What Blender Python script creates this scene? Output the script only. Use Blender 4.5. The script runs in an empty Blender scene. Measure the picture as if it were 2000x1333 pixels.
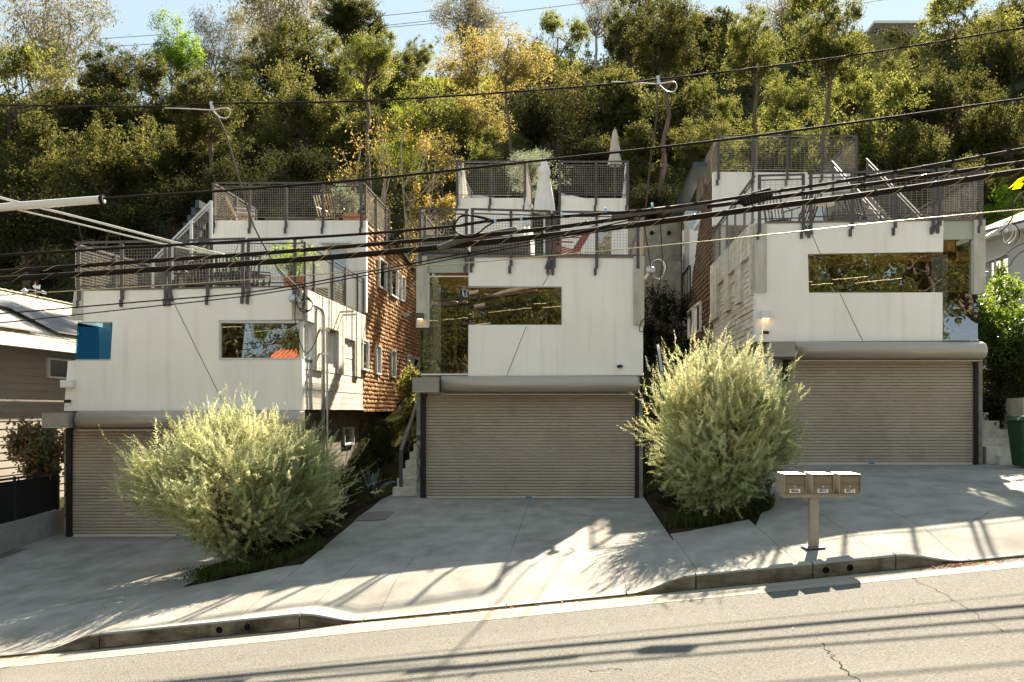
import bpy, bmesh, math, random
import numpy as np
from mathutils import Vector, Matrix, Quaternion
random.seed(7)
R=math.radians
C=bpy.context.scene.collection
F=1944.4444
CZ=2.0
# ---------------------------------------------------------------- camera
cd=bpy.data.cameras.new('camera'); cam=bpy.data.objects.new('camera',cd); C.objects.link(cam)
cam.location=(0,0,CZ); cam.rotation_euler=(R(90),0,0)
cd.sensor_width=36; cd.lens=35; cd.shift_x=-0.064; cd.shift_y=0.06825; cd.clip_end=1500; cd.clip_start=.1
bpy.context.scene.camera=cam
# ---------------------------------------------------------------- world, sun, exposure
W=bpy.data.worlds.new('World'); bpy.context.scene.world=W; W.use_nodes=True
nt=W.node_tree; nt.nodes.clear()
sky=nt.nodes.new('ShaderNodeTexSky'); sky.sky_type='NISHITA'; sky.sun_disc=False
sky.sun_elevation=R(36.1); sky.sun_rotation=R(16); sky.altitude=100; sky.air_density=1.0; sky.dust_density=1.0; sky.ozone_density=1.0
bg=nt.nodes.new('ShaderNodeBackground'); bg.inputs[1].default_value=0.124
wo=nt.nodes.new('ShaderNodeOutputWorld'); gm=nt.nodes.new('ShaderNodeGamma'); gm.inputs[1].default_value=0.1; nt.links.new(sky.outputs[0],gm.inputs[0])
mt=nt.nodes.new('ShaderNodeMixRGB'); mt.blend_type='MULTIPLY'; mt.inputs[0].default_value=1; mt.inputs[2].default_value=(.68,.85,.96,1); nt.links.new(gm.outputs[0],mt.inputs[1])
nt.links.new(mt.outputs[0],bg.inputs[0]); nt.links.new(bg.outputs[0],wo.inputs[0])
sl=bpy.data.lights.new('sun','SUN'); sl.energy=3.9; sl.angle=R(0.55); sl.color=(1,.895,.72)
so=bpy.data.objects.new('sun',sl); C.objects.link(so)
so.rotation_euler=Vector((-.38,-1.32,-1)).to_track_quat('-Z','Y').to_euler(); so.location=(20,60,60)
vs=bpy.context.scene.view_settings; vs.view_transform='Standard'; vs.look='None'; vs.gamma=1; vs.use_curve_mapping=False
vs.exposure=2.82
cy=bpy.context.scene.cycles
cy.max_bounces=7; cy.diffuse_bounces=4; cy.glossy_bounces=3; cy.transmission_bounces=4; cy.transparent_max_bounces=12
# ---------------------------------------------------------------- helpers
def P(px,py,Y): return Vector(((px-1128)/F*Y, Y, CZ+(803-py)/F*Y))
def PX(px,Y): return (px-1128)/F*Y
def PZ(py,Y): return CZ+(803-py)/F*Y
def tag(o,label=None,cat=None,group=None,kind=None):
    if label: o['label']=label
    if cat: o['category']=cat
    if group: o['group']=group
    if kind: o['kind']=kind
    return o
def empty(name,loc,label,cat,group=None):
    o=bpy.data.objects.new(name,None); C.objects.link(o); o.location=loc; o.empty_display_size=.2
    return tag(o,label,cat,group)
def link(name,me,parent=None):
    o=bpy.data.objects.new(name,me); C.objects.link(o)
    if parent is not None:
        o.parent=parent
        # parents never rotate or scale at build time, only translate
        off=Vector((0,0,0)); p=parent
        while p is not None: off+=p.location; p=p.parent
        o.location=-off
    return o
class MB:
    def __init__(s): s.v=[]; s.f=[]
    def add(s,vs_,fs):
        n=len(s.v); s.v+= [tuple(v) for v in vs_]; s.f+=[tuple(i+n for i in f) for f in fs]; return s
    def box(s,x0,y0,z0,x1,y1,z1):
        if x0>x1:x0,x1=x1,x0
        if y0>y1:y0,y1=y1,y0
        if z0>z1:z0,z1=z1,z0
        return s.add([(x0,y0,z0),(x1,y0,z0),(x1,y1,z0),(x0,y1,z0),(x0,y0,z1),(x1,y0,z1),(x1,y1,z1),(x0,y1,z1)],
          [(0,3,2,1),(4,5,6,7),(0,1,5,4),(1,2,6,5),(2,3,7,6),(3,0,4,7)])
    def bar(s,a,b,w,h,up=(0,0,1)):
        a=Vector(a);b=Vector(b);d=(b-a).normalized();u=Vector(up)
        if abs(d.dot(u))>.98:u=Vector((0,1,0))
        x=d.cross(u).normalized()*w/2; z=x.cross(d).normalized()*h/2
        vs_=[a-x-z,a+x-z,a+x+z,a-x+z,b-x-z,b+x-z,b+x+z,b-x+z]
        return s.add(vs_,[(0,3,2,1),(4,5,6,7),(0,1,5,4),(1,2,6,5),(2,3,7,6),(3,0,4,7)])
    def tube(s,pts,r,n=6,cap=True):
        pts=[Vector(p) for p in pts]; m=len(pts)
        rs=r if isinstance(r,(list,tuple)) else [r]*m
        base=len(s.v); pu=None
        for i,p in enumerate(pts):
            d=(pts[min(i+1,m-1)]-pts[max(i-1,0)])
            if d.length<1e-9:d=Vector((0,0,1))
            d.normalize()
            u=pu if pu is not None else (Vector((0,0,1)) if abs(d.z)<.9 else Vector((1,0,0)))
            x=(u-d*u.dot(d))
            if x.length<1e-6:x=Vector((1,0,0))-d*d.x
            x.normalize();y=d.cross(x);pu=x
            for k in range(n):
                a=2*math.pi*k/n; s.v.append(tuple(p+(x*math.cos(a)+y*math.sin(a))*rs[i]))
        for i in range(m-1):
            for k in range(n):
                a=base+i*n+k;b=base+i*n+(k+1)%n; s.f.append((a,b,b+n,a+n))
        if cap:
            s.f.append(tuple(base+k for k in range(n))[::-1]); s.f.append(tuple(base+(m-1)*n+k for k in range(n)))
        return s
    def lathe(s,prof,c,n=16):
        base=len(s.v);m=len(prof)
        for (r,z) in prof:
            for k in range(n):
                a=2*math.pi*k/n; s.v.append((c[0]+r*math.cos(a),c[1]+r*math.sin(a),c[2]+z))
        for i in range(m-1):
            for k in range(n):
                a=base+i*n+k;b=base+i*n+(k+1)%n; s.f.append((a,b,b+n,a+n))
        s.f.append(tuple(base+k for k in range(n))[::-1]); s.f.append(tuple(base+(m-1)*n+k for k in range(n)))
        return s
    def plate(s,polys,vec):
        """polys: lists of 3-D points that share outlines; extruded along vec, side walls only on free edges"""
        idx={};vl=[];fs=[]
        for pl in polys:
            f=[]
            for p in pl:
                k=tuple(round(c,4) for c in p)
                if k not in idx: idx[k]=len(vl); vl.append(Vector(p))
                f.append(idx[k])
            fs.append(f)
        n=len(vl);vec=Vector(vec);ed={}
        for f in fs:
            for a,b in zip(f,f[1:]+f[:1]): ed[(a,b)]=1
        out=[tuple(f) for f in fs]+[tuple(i+n for i in f[::-1]) for f in fs]
        for (a,b) in ed:
            if (b,a) not in ed: out.append((b,a,a+n,b+n))
        return s.add(vl+[v+vec for v in vl],out)
    def build(s,name,m,parent=None,smooth=False,bevel=0,**kw):
        me=bpy.data.meshes.new(name); me.from_pydata(s.v,[],s.f)
        bm=bmesh.new(); bm.from_mesh(me); bmesh.ops.recalc_face_normals(bm,faces=bm.faces)
        if bevel: bmesh.ops.bevel(bm,geom=bm.edges[:],offset=bevel,segments=2,affect='EDGES',clamp_overlap=True)
        bm.to_mesh(me); bm.free()
        me.materials.append(m)
        if smooth:
            for p in me.polygons:p.use_smooth=True
        o=link(name,me,parent)
        return tag(o,**kw)
def node(m,t): return m.node_tree.nodes.new(t)
def pmat(name,c1,c2=None,scale=4,rough=.8,bump=0,bscale=None,metal=0,spec=.22,stretch=(1,1,1),detail=6,c3=None,s3=.6,f3=.5,stretch3=(1,1,1),lo=.35,hi=.65):
    m=bpy.data.materials.new(name); m.use_nodes=True; t=m.node_tree; b=t.nodes['Principled BSDF']
    b.inputs['Roughness'].default_value=rough; b.inputs['Metallic'].default_value=metal
    b.inputs['Specular IOR Level'].default_value=spec
    tc=node(m,'ShaderNodeNewGeometry')
    def noise(sc,st,det):
        mp=node(m,'ShaderNodeMapping'); mp.inputs['Scale'].default_value=st; t.links.new(tc.outputs['Position'],mp.inputs[0])
        n=node(m,'ShaderNodeTexNoise'); n.inputs['Scale'].default_value=sc; n.inputs['Detail'].default_value=det; n.inputs['Roughness'].default_value=.6
        t.links.new(mp.outputs[0],n.inputs['Vector']); return n
    col=None
    if c2 is None: b.inputs['Base Color'].default_value=(*c1,1)
    else:
        n=noise(scale,stretch,detail); r=node(m,'ShaderNodeValToRGB')
        r.color_ramp.elements[0].position=lo; r.color_ramp.elements[1].position=hi
        r.color_ramp.elements[0].color=(*c1,1); r.color_ramp.elements[1].color=(*c2,1)
        t.links.new(n.outputs['Fac'],r.inputs[0]); col=r.outputs[0]
        if c3:
            n3=noise(s3,stretch3,5); r3=node(m,'ShaderNodeValToRGB'); r3.color_ramp.elements[0].position=.52; r3.color_ramp.elements[1].position=.78
            r3.color_ramp.elements[0].color=(0,0,0,1); r3.color_ramp.elements[1].color=(f3,f3,f3,1)
            t.links.new(n3.outputs['Fac'],r3.inputs[0])
            mx=node(m,'ShaderNodeMixRGB'); t.links.new(r3.outputs[0],mx.inputs[0]); t.links.new(col,mx.inputs[1]); mx.inputs[2].default_value=(*c3,1); col=mx.outputs[0]
        t.links.new(col,b.inputs['Base Color'])
    if bump:
        nb=noise(bscale or scale*6,stretch,4); bp=node(m,'ShaderNodeBump'); bp.inputs['Strength'].default_value=bump; bp.inputs['Distance'].default_value=.02
        t.links.new(nb.outputs['Fac'],bp.inputs['Height']); t.links.new(bp.outputs[0],b.inputs['Normal'])
    return m
def leafmat(name,cols,trans=.4,rough=.6,tcol=None,spec=.05,obvar=.25):
    """cols: ramp colours picked by the per-leaf attribute 'tint'"""
    m=bpy.data.materials.new(name); m.use_nodes=True; t=m.node_tree; b=t.nodes['Principled BSDF']; out=t.nodes['Material Output']
    at=node(m,'ShaderNodeAttribute'); at.attribute_name='tint'
    r=node(m,'ShaderNodeValToRGB'); e=r.color_ramp.elements
    while len(e)<len(cols): e.new(.5)
    for i,c in enumerate(cols): e[i].position=i/(len(cols)-1); e[i].color=(*c,1)
    t.links.new(at.outputs['Fac'],r.inputs[0])
    oi=node(m,'ShaderNodeObjectInfo'); mr=node(m,'ShaderNodeMapRange'); mr.inputs[3].default_value=1-obvar; mr.inputs[4].default_value=1+obvar
    t.links.new(oi.outputs['Random'],mr.inputs[0])
    hs=node(m,'ShaderNodeHueSaturation'); t.links.new(mr.outputs[0],hs.inputs['Value']); t.links.new(r.outputs[0],hs.inputs['Color'])
    b.inputs['Roughness'].default_value=rough; b.inputs['Specular IOR Level'].default_value=spec
    t.links.new(hs.outputs[0],b.inputs['Base Color'])
    tr=node(m,'ShaderNodeBsdfTranslucent'); h2=node(m,'ShaderNodeHueSaturation'); h2.inputs['Value'].default_value=2.2; h2.inputs['Saturation'].default_value=1.1; h2.inputs['Hue'].default_value=.485
    t.links.new(hs.outputs[0],h2.inputs['Color']); t.links.new(h2.outputs[0],tr.inputs[0])
    mx=node(m,'ShaderNodeMixShader'); mx.inputs[0].default_value=trans
    t.links.new(b.outputs[0],mx.inputs[1]); t.links.new(tr.outputs[0],mx.inputs[2]); t.links.new(mx.outputs[0],out.inputs[0])
    return m
# ---------------------------------------------------------------- materials
M={}
M['white']=pmat('white_stucco',(.79,.74,.65),(.85,.80,.715),1.2,.85,.15,70,stretch=(1,1,.35),c3=(.50,.43,.33),s3=1.0,f3=.30,stretch3=(4.5,4.5,.3))
M['joint']=pmat('joint_line',(.03,.03,.028))
M['conc']=pmat('raw_concrete',(.38,.35,.28),(.52,.485,.40),2.5,.9,.35,25,stretch=(3,3,.5),c3=(.25,.22,.17),s3=3,f3=.5)
M['board']=pmat('board_formed_concrete',(.50,.455,.37),(.68,.625,.52),3,.9,.22,40,stretch=(3,.5,3))
M['block']=pmat('concrete_block',(.20,.18,.145),(.30,.27,.21),5,.95,.8,40)
M['blockd']=pmat('dark_concrete_block',(.12,.10,.08),(.2,.17,.13),4,.95,.6,30)
M['steel']=pmat('grey_painted_steel',(.075,.068,.066),(.095,.086,.082),6,.45,.05,40)
M['wire']=pmat('galvanised_wire',(.34,.30,.24),None,rough=.5,metal=.1)
M['hood']=pmat('taupe_metal_hood',(.35,.30,.235),(.385,.335,.265),30,.28,.03,200,metal=.1,stretch=(4,1,.1),spec=.7)
M['taupe']=pmat('taupe_metal',(.37,.305,.225),(.42,.35,.265),1.2,.5,.02,60,spec=.25,c3=(.25,.20,.145),s3=1.6,f3=.5,stretch3=(1,1,.6))
M['taupebox']=pmat('taupe_box',(.27,.235,.195),(.30,.265,.22),5,.5)
M['black']=pmat('black_guide',(.02,.016,.013),None,rough=.6)
M['bar']=pmat('aluminium_bar',(.55,.48,.38),None,rough=.5)
M['blue']=pmat('blue_sticker',(.02,.16,.28),None,rough=.5)
M['trim']=pmat('aluminium_trim',(.50,.50,.48),None,rough=.4,metal=.2)
M['white_frame']=pmat('white_frame',(.7,.68,.62),None,rough=.5)
M['fritted']=pmat('pale_green_panel',(.36,.38,.29),(.40,.41,.32),3,.25)
M['roofdark']=pmat('dark_roof_metal',(.05,.06,.07),None,rough=.4,metal=.4)
M['cedar']=None
M['slab']=pmat('driveway_concrete',(.205,.19,.163),(.33,.306,.266),2.2,.9,.35,60,lo=.3,hi=.72,stretch=(1,.55,1),c3=(.125,.115,.096),s3=.7,f3=.6,stretch3=(1,.6,1),spec=.06)
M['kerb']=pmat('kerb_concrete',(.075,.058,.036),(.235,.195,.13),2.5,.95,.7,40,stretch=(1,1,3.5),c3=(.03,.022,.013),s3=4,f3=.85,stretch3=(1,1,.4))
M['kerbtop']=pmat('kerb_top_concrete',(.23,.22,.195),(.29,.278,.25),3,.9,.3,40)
M['gutter']=pmat('gutter_concrete',(.20,.178,.14),(.26,.235,.19),1.5,.9,.3,50,stretch=(.4,2,1),c3=(.14,.115,.075),s3=2,f3=.5)
M['grime']=pmat('kerb_grime',(.035,.025,.012),(.13,.095,.03),6,.95,.5,spec=0)
M['asphalt']=pmat('worn_asphalt',(.080,.075,.065),(.205,.192,.168),42,.95,.9,60,lo=.3,hi=.7,spec=.05,c3=(.21,.193,.16),s3=.22,f3=.6,stretch3=(.5,1.6,1))
M['crack']=pmat('asphalt_crack',(.035,.03,.026),spec=0)
M['soil']=pmat('dark_soil',(.025,.018,.012),(.05,.036,.022),8,1,.8,spec=0)
M['hill']=pmat('hillside_earth',(.022,.025,.010),(.055,.055,.022),.8,1,.3,6,spec=0,c3=(.07,.05,.03),s3=.3,f3=.6)
M['bark']=pmat('bark',(.06,.045,.032),(.15,.115,.085),6,.95,.8,20,stretch=(1,1,.25))
M['palebark']=pmat('pale_bark',(.24,.19,.15),(.42,.35,.29),2,.85,.3,10,stretch=(1,1,.5))
M['brownbark']=pmat('brown_bark',(.10,.055,.03),(.20,.12,.07),8,.9,.6,30)
M['cable']=pmat('black_cable',(.018,.014,.011),None,rough=.8,spec=.08)
M['cablegrey']=pmat('grey_cable',(.10,.085,.07),None,rough=.7,spec=.15)
M['sleeve']=pmat('white_cable_sleeve',(.62,.58,.52),None,rough=.45)
M['lash']=pmat('lashing_wire',(.42,.33,.19),None,rough=.4,metal=.5)
M['galv']=pmat('galvanised_pipe',(.42,.42,.42),(.55,.55,.54),6,.35,metal=.7)
M['umb']=pmat('umbrella_canvas',(.66,.63,.57),(.74,.71,.65),6,.9)
M['umbtan']=pmat('tan_canvas',(.42,.35,.28),(.48,.41,.33),6,.9)
M['terra']=pmat('terracotta',(.42,.17,.075),(.50,.21,.10),7,.85)
M['redwood']=pmat('red_painted_wood',(.17,.035,.022),(.22,.05,.03),8,.6)
M['teak']=pmat('weathered_teak',(.34,.21,.08),(.46,.31,.14),9,.7,stretch=(1,1,.3))
M['iron']=pmat('black_iron',(.025,.025,.027),None,rough=.5)
M['sofa']=pmat('dark_grey_fabric',(.075,.068,.062),(.10,.09,.08),14,.95)
M['tabletop']=pmat('white_table',(.72,.72,.70),None,rough=.35)
M['plant_white']=pmat('white_plaster',(.74,.73,.71),None,rough=.8)
M['green']=pmat('green_plastic',(.010,.045,.018),(.013,.055,.022),4,.45)
M['siding']=pmat('taupe_siding',(.27,.235,.195),(.31,.27,.225),2,.75,.1,30,stretch=(.3,.3,3))
M['shingle_light']=pmat('light_roof_shingle',(.44,.40,.32),(.58,.54,.44),5,.9,.3,30)
M['solar']=pmat('solar_panel',(.30,.28,.28),(.36,.34,.34),1,.22,spec=.7)
M['lwall']=pmat('pale_render',(.42,.42,.43),(.48,.48,.48),2,.9)
M['tile']=pmat('red_clay_tile',(.32,.08,.04),(.48,.16,.08),3,.8)
M['tanwall']=pmat('tan_wall',(.50,.42,.32),(.56,.48,.38),2,.9)
M['fabric']=pmat('black_screen',(.012,.011,.010),None,rough=.9)
M['grate']=pmat('rusty_grate',(.13,.11,.10),(.19,.16,.14),20,.7)
M['hole']=pmat('dark_void',(.006,.005,.004),None,rough=1)
M['print_white']=pmat('label_white',(.75,.73,.66),None,rough=.6)
M['print_black']=pmat('label_black',(.015,.012,.01),None,rough=.6)
M['numeral']=pmat('painted_numeral_grey',(.075,.07,.062),None,rough=.8)
M['mail']=pmat('bronze_mailbox',(.27,.235,.185),(.31,.27,.215),12,.42,.03,80,metal=.25)
M['mailfront']=pmat('bronze_mailbox_front',(.19,.15,.095),(.22,.175,.115),16,.5,.1,90,stretch=(.3,1,2))
M['interior']=pmat('dim_interior',(.20,.15,.09),(.30,.23,.14),1,.9)
M['beam']=pmat('warm_timber_beam',(.62,.27,.06),(.72,.36,.10),4,.6,stretch=(.2,3,3))
M['lampface']=None
def glass(name,tint,fac):
    m=bpy.data.materials.new(name); m.use_nodes=True; t=m.node_tree; t.nodes.remove(t.nodes['Principled BSDF']); out=t.nodes['Material Output']
    tr=node(m,'ShaderNodeBsdfTransparent'); tr.inputs[0].default_value=(*tint,1)
    gl=node(m,'ShaderNodeBsdfGlossy'); gl.inputs['Roughness'].default_value=0.0; gl.inputs[0].default_value=(.95,.97,.97,1)
    fr=node(m,'ShaderNodeFresnel'); fr.inputs[0].default_value=1.5
    ad=node(m,'ShaderNodeMath'); ad.operation='ADD'; ad.use_clamp=True; ad.inputs[1].default_value=fac; t.links.new(fr.outputs[0],ad.inputs[0])
    tc=node(m,'ShaderNodeNewGeometry'); n=node(m,'ShaderNodeTexNoise'); n.inputs['Scale'].default_value=.9; t.links.new(tc.outputs['Position'],n.inputs['Vector'])
    bp=node(m,'ShaderNodeBump'); bp.inputs['Strength'].default_value=.06; bp.inputs['Distance'].default_value=.05; t.links.new(n.outputs['Fac'],bp.inputs['Height']); t.links.new(bp.outputs[0],gl.inputs['Normal'])
    mx=node(m,'ShaderNodeMixShader'); t.links.new(ad.outputs[0],mx.inputs[0]); t.links.new(tr.outputs[0],mx.inputs[1]); t.links.new(gl.outputs[0],mx.inputs[2]); t.links.new(mx.outputs[0],out.inputs[0])
    return m
M['glass']=glass('window_glass',(.72,.74,.64),.26)
M['skyglass']=glass('painted_sky_glass',(.20,.42,.55),.12)  # deep blue of the sky reflection painted into tint and glossy colour
for n_ in M['skyglass'].node_tree.nodes:
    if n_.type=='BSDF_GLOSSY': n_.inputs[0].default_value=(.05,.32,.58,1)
M['glassdark']=glass('dark_window_glass',(.25,.30,.26),.28)
M['glassclear']=glass('clear_glass',(.72,.80,.80),.08)
def emis(name,c,s):
    m=bpy.data.materials.new(name); m.use_nodes=True; b=m.node_tree.nodes['Principled BSDF']; b.inputs['Base Color'].default_value=(*c,1)
    b.inputs['Emission Color'].default_value=(*c,1); b.inputs['Emission Strength'].default_value=s; return m
M['lampface']=emis('lit_lamp',(1,.62,.30),.9)
def shinglemat(name,cols):
    m=leafmat(name,cols,trans=0,rough=.85,obvar=0); b=m.node_tree.nodes['Principled BSDF']
    tc=node(m,'ShaderNodeNewGeometry'); mp=node(m,'ShaderNodeMapping'); mp.inputs['Scale'].default_value=(40,40,3)
    n=node(m,'ShaderNodeTexNoise'); n.inputs['Scale'].default_value=1; t=m.node_tree
    t.links.new(tc.outputs['Position'],mp.inputs[0]); t.links.new(mp.outputs[0],n.inputs['Vector'])
    bp=node(m,'ShaderNodeBump'); bp.inputs['Strength'].default_value=.5; bp.inputs['Distance'].default_value=.01; t.links.new(n.outputs['Fac'],bp.inputs['Height']); t.links.new(bp.outputs[0],b.inputs['Normal'])
    return m
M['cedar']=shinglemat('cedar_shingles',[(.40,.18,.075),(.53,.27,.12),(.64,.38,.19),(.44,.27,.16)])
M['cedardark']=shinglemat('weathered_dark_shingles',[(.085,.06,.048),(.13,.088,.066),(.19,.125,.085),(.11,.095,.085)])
M['oak']=leafmat('oak_leaves',[(.018,.024,.007),(.036,.041,.012),(.066,.068,.02),(.11,.105,.034)],.42,.75,spec=.04)
M['olive']=leafmat('olive_green_leaves',[(.026,.036,.009),(.052,.062,.016),(.092,.10,.027),(.145,.135,.04)],.5,.7,spec=.06)
M['euc']=leafmat('eucalyptus_leaves',[(.05,.055,.026),(.085,.085,.042),(.13,.115,.065),(.15,.11,.055)],.4,.5)
M['gold']=leafmat('golden_leaves',[(.055,.06,.018),(.10,.097,.028),(.155,.128,.042),(.14,.105,.038)],.45,.6)
M['bright']=leafmat('bright_green_leaves',[(.06,.11,.012),(.10,.17,.02),(.15,.22,.03)],.5,.5)
M['rightshrub']=leafmat('glossy_shrub_leaves',[(.03,.055,.008),(.065,.10,.015),(.12,.16,.03)],.45,.45,spec=.35)
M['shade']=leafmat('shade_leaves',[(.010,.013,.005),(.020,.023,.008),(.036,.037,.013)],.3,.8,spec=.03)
M['greygreen']=leafmat('grey_green_leaves',[(.08,.10,.06),(.13,.15,.10),(.18,.19,.12)],.35,.6)
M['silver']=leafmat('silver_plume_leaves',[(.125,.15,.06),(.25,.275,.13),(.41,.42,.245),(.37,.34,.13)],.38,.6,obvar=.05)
M['potgreen']=leafmat('pot_plant_leaves',[(.07,.12,.02),(.12,.18,.03),(.16,.20,.05)],.45,.5)
M['redgreen']=leafmat('red_green_leaves',[(.05,.075,.02),(.08,.10,.03),(.13,.10,.04),(.22,.09,.05)],.3,.35,spec=.6)
M['grassgreen']=leafmat('ground_cover_leaves',[(.02,.04,.008),(.045,.07,.015),(.09,.11,.03)],.35,.7)
M['deadleaf']=leafmat('fallen_leaf',[(.30,.06,.02),(.35,.12,.03),(.20,.09,.04)],.2,.6)
M['yellowleaf']=leafmat('yellow_leaf',[(.45,.33,.02),(.55,.42,.03)],.5,.5)
M['grassm']=leafmat('grass_blades',[(.02,.035,.010),(.04,.055,.015),(.10,.085,.03)],.3,.6)
M['hillgrass']=leafmat('hill_grass',[(.10,.13,.02),(.16,.18,.03)],.4,.6)
# ---------------------------------------------------------------- foliage generators (numpy)
def fast_mesh(name,V,Fq,tint,m,k=4):
    me=bpy.data.meshes.new(name); n=len(Fq)
    me.vertices.add(len(V)); me.vertices.foreach_set('co',np.asarray(V,dtype=np.float32).ravel())
    me.loops.add(n*k); me.loops.foreach_set('vertex_index',np.asarray(Fq,dtype=np.int32).ravel())
    me.polygons.add(n); me.polygons.foreach_set('loop_start',np.arange(0,n*k,k,dtype=np.int32)); me.polygons.foreach_set('loop_total',np.full(n,k,dtype=np.int32))
    me.update(calc_edges=True)
    a=me.attributes.new('tint','FLOAT','FACE'); a.data.foreach_set('value',np.asarray(tint,dtype=np.float32))
    me.materials.append(m); return me
def unit(v): return v/np.maximum(np.linalg.norm(v,axis=1,keepdims=True),1e-9)
def leaves(rng,cent,L,Wd,dirs=None,spread=1.0,tint=None,curl=0):
    n=len(cent); d=unit(rng.normal(size=(n,3))*spread+(dirs if dirs is not None else 0))
    r=unit(rng.normal(size=(n,3))); s=unit(np.cross(d,r))
    l=(L*(.65+.7*rng.random((n,1)))); w=l*(Wd/L)
    a=cent-d*l*.5; b=cent+s*w*.5; c=cent+d*l*.5; e=cent-s*w*.5
    V=np.stack([a,b,c,e],axis=1).reshape(-1,3); Fq=np.arange(4*n).reshape(n,4)
    return V,Fq,(rng.random(n) if tint is None else tint)
def crown_centres(rng,R_,nl,nclump,n,lobe=.5,sig=.30,flat=.85,holl=.55):
    lc=unit(rng.normal(size=(nl,3)))*(R_*(.30+.55*rng.random((nl,1)))); lc[:,2]*=flat
    lr=R_*lobe*(.42+.75*rng.random(nl)**1.3)
    ci=rng.integers(0,nl,nclump); cd_=unit(rng.normal(size=(nclump,3)))
    cc=lc[ci]+cd_*(lr[ci]*(holl+(1-holl)*rng.random(nclump)+.25*rng.random(nclump)**5))[:,None]
    k=rng.integers(0,nclump,n); w=rng.random(nclump)
    cs=sig*(.6+.8*w)
    pos=cc[k]+rng.normal(size=(n,3))*cs[k][:,None]
    tint=np.clip(w[k]*.6+rng.random(n)*.45,0,1)
    return pos,tint,lc,lr
def limb(mb,a,b,r0,r1,rng,n=5,wob=.12,k=6):
    a=np.array(a,float);b=np.array(b,float);L=np.linalg.norm(b-a);pts=[];rs=[]
    for i in range(n+1):
        t=i/n; p=a*(1-t)+b*t
        if 0<i<n: p=p+rng.normal(size=3)*wob*L*.35
        pts.append(tuple(p)); rs.append(r0*(1-t)+r1*t)
    mb.tube(pts,rs,k,cap=False); return pts
# ---------------------------------------------------------------- ground shape
def road(X): return -.41+.0985*X
def ss(a,b,x):
    t=min(1,max(0,(x-a)/(b-a))); return t*t*(3-2*t)
def ramp(X):
    return 1-(ss(-6.85,-6.05,X)*(1-ss(-3.55,-2.75,X))+ss(.67,1.47,X)*(1-ss(4.03,4.95,X)))
ZGX=[-16,-11.6,-6.3,-4.5,1.6,3.9,9.6,16]; ZGZ=[-1.15,-.734,-.734,.04,.04,.81,.81,1.3]
def G(X,Y):
    A=road(X)+.19; t=min(1,max(0,(Y-12.75)/(22-12.75)))
    return A*(1-t)+float(np.interp(X,ZGX,ZGZ))*t-.16*ramp(X)*(1-ss(12.75,14.4,Y))
def kh(X): return .03+.16*(1-ramp(X))
HY=[23.8,25.5,29,33,38,45,55,70,90,110,125,150,400]; HZ=[0,.5,1.7,2.6,4,7.6,13.8,22.5,32,39.5,42,40,30]
def H(X,Y):
    s=min(1,max(0,(Y-23.9)/5)); z=float(np.interp(Y,HY,HZ))
    b=.0985*max(-40,min(60,X))
    z0=G(X,22)*(1-s)+(b+.1)*s if Y<28.9 else b+.1
    return z0+z+(.5*math.sin(X*.21+Y*.13)+.35*math.sin(X*.5-Y*.31))*min(1,max(0,(Y-36)/10))
def sheet(name,fx,xs,ys,m,parent=None,**kw):
    mb=MB(); nx=len(xs)
    vs_=[(x,y,fx(x,y)) for y in ys for x in xs]
    fs=[(j*nx+i,j*nx+i+1,(j+1)*nx+i+1,(j+1)*nx+i) for j in range(len(ys)-1) for i in range(nx-1)]
    mb.add(vs_,fs); return mb.build(name,m,parent,smooth=True,**kw)
def rng_(a,b,s):
    n=max(1,int(math.ceil((b-a)/s))); return [a+(b-a)*i/n for i in range(n+1)]
# road
def roadz(X,Y):
    if Y>12: return road(X)-.012*(Y-12.6)*0
    return road(X)+.012*min(12-Y,4)+.02*max(0,min(3.5-Y,30))
rd=sheet('road',roadz,rng_(-40,40,1.0),[-45,-20,-5,3,5,8,9,10,11,11.97],M['asphalt'],kind='structure')
gt=sheet('gutter',lambda X,Y:road(X)+.004,rng_(-40,40,.5),[11.97,12.3,12.6],M['gutter'],kind='structure')
M['opposite']=pmat('pale_bounce_ground',(.34,.30,.23),(.46,.42,.34),.4,.9)  # ground colour made pale so it bounces sunlight onto the facades
def far_z(X,Y):
    d=max(abs(X)-40,-42-Y,0); return roadz(max(-40,min(40,X)),max(Y,-44))-.15+max(0,d-6)*(.10 if d<80 else 0)+ (7.4 if d>=80 else 0)
sheet('street_bounce_ground',far_z,[-700,-400,-200,-120,-80,-60,-46,-40,-20,0,20,40,46,60,80,120,200,400,700],[-700,-400,-200,-120,-80,-60,-48,-42,-20,0,12.6,23.8],M['opposite'],kind='structure')  # unseen ground around the street, added for bounce light
# cracks in the asphalt: narrow open lines
def crack(pts,w=.0065):
    mb=MB(); rr=random.Random(len(pts)*7+int(pts[0][0]*10))
    P2=[]
    for (a,b) in zip(pts[:-1],pts[1:]):
        for i in range(8):
            t=i/8; P2.append((a[0]*(1-t)+b[0]*t+rr.uniform(-.03,.03),a[1]*(1-t)+b[1]*t+rr.uniform(-.03,.03)))
    P2.append(pts[-1])
    for (a,b) in zip(P2[:-1],P2[1:]):
        d=Vector((b[0]-a[0],b[1]-a[1])).normalized(); n=Vector((-d.y,d.x))*w*rr.uniform(.4,1)
        mb.add([(a[0]-n.x,a[1]-n.y,roadz(*a)+.004),(a[0]+n.x,a[1]+n.y,roadz(*a)+.004),(b[0]+n.x,b[1]+n.y,roadz(*b)+.004),(b[0]-n.x,b[1]-n.y,roadz(*b)+.004)],[(0,1,2,3)])
    mb.build('crack',M['crack'],rd)
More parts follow.
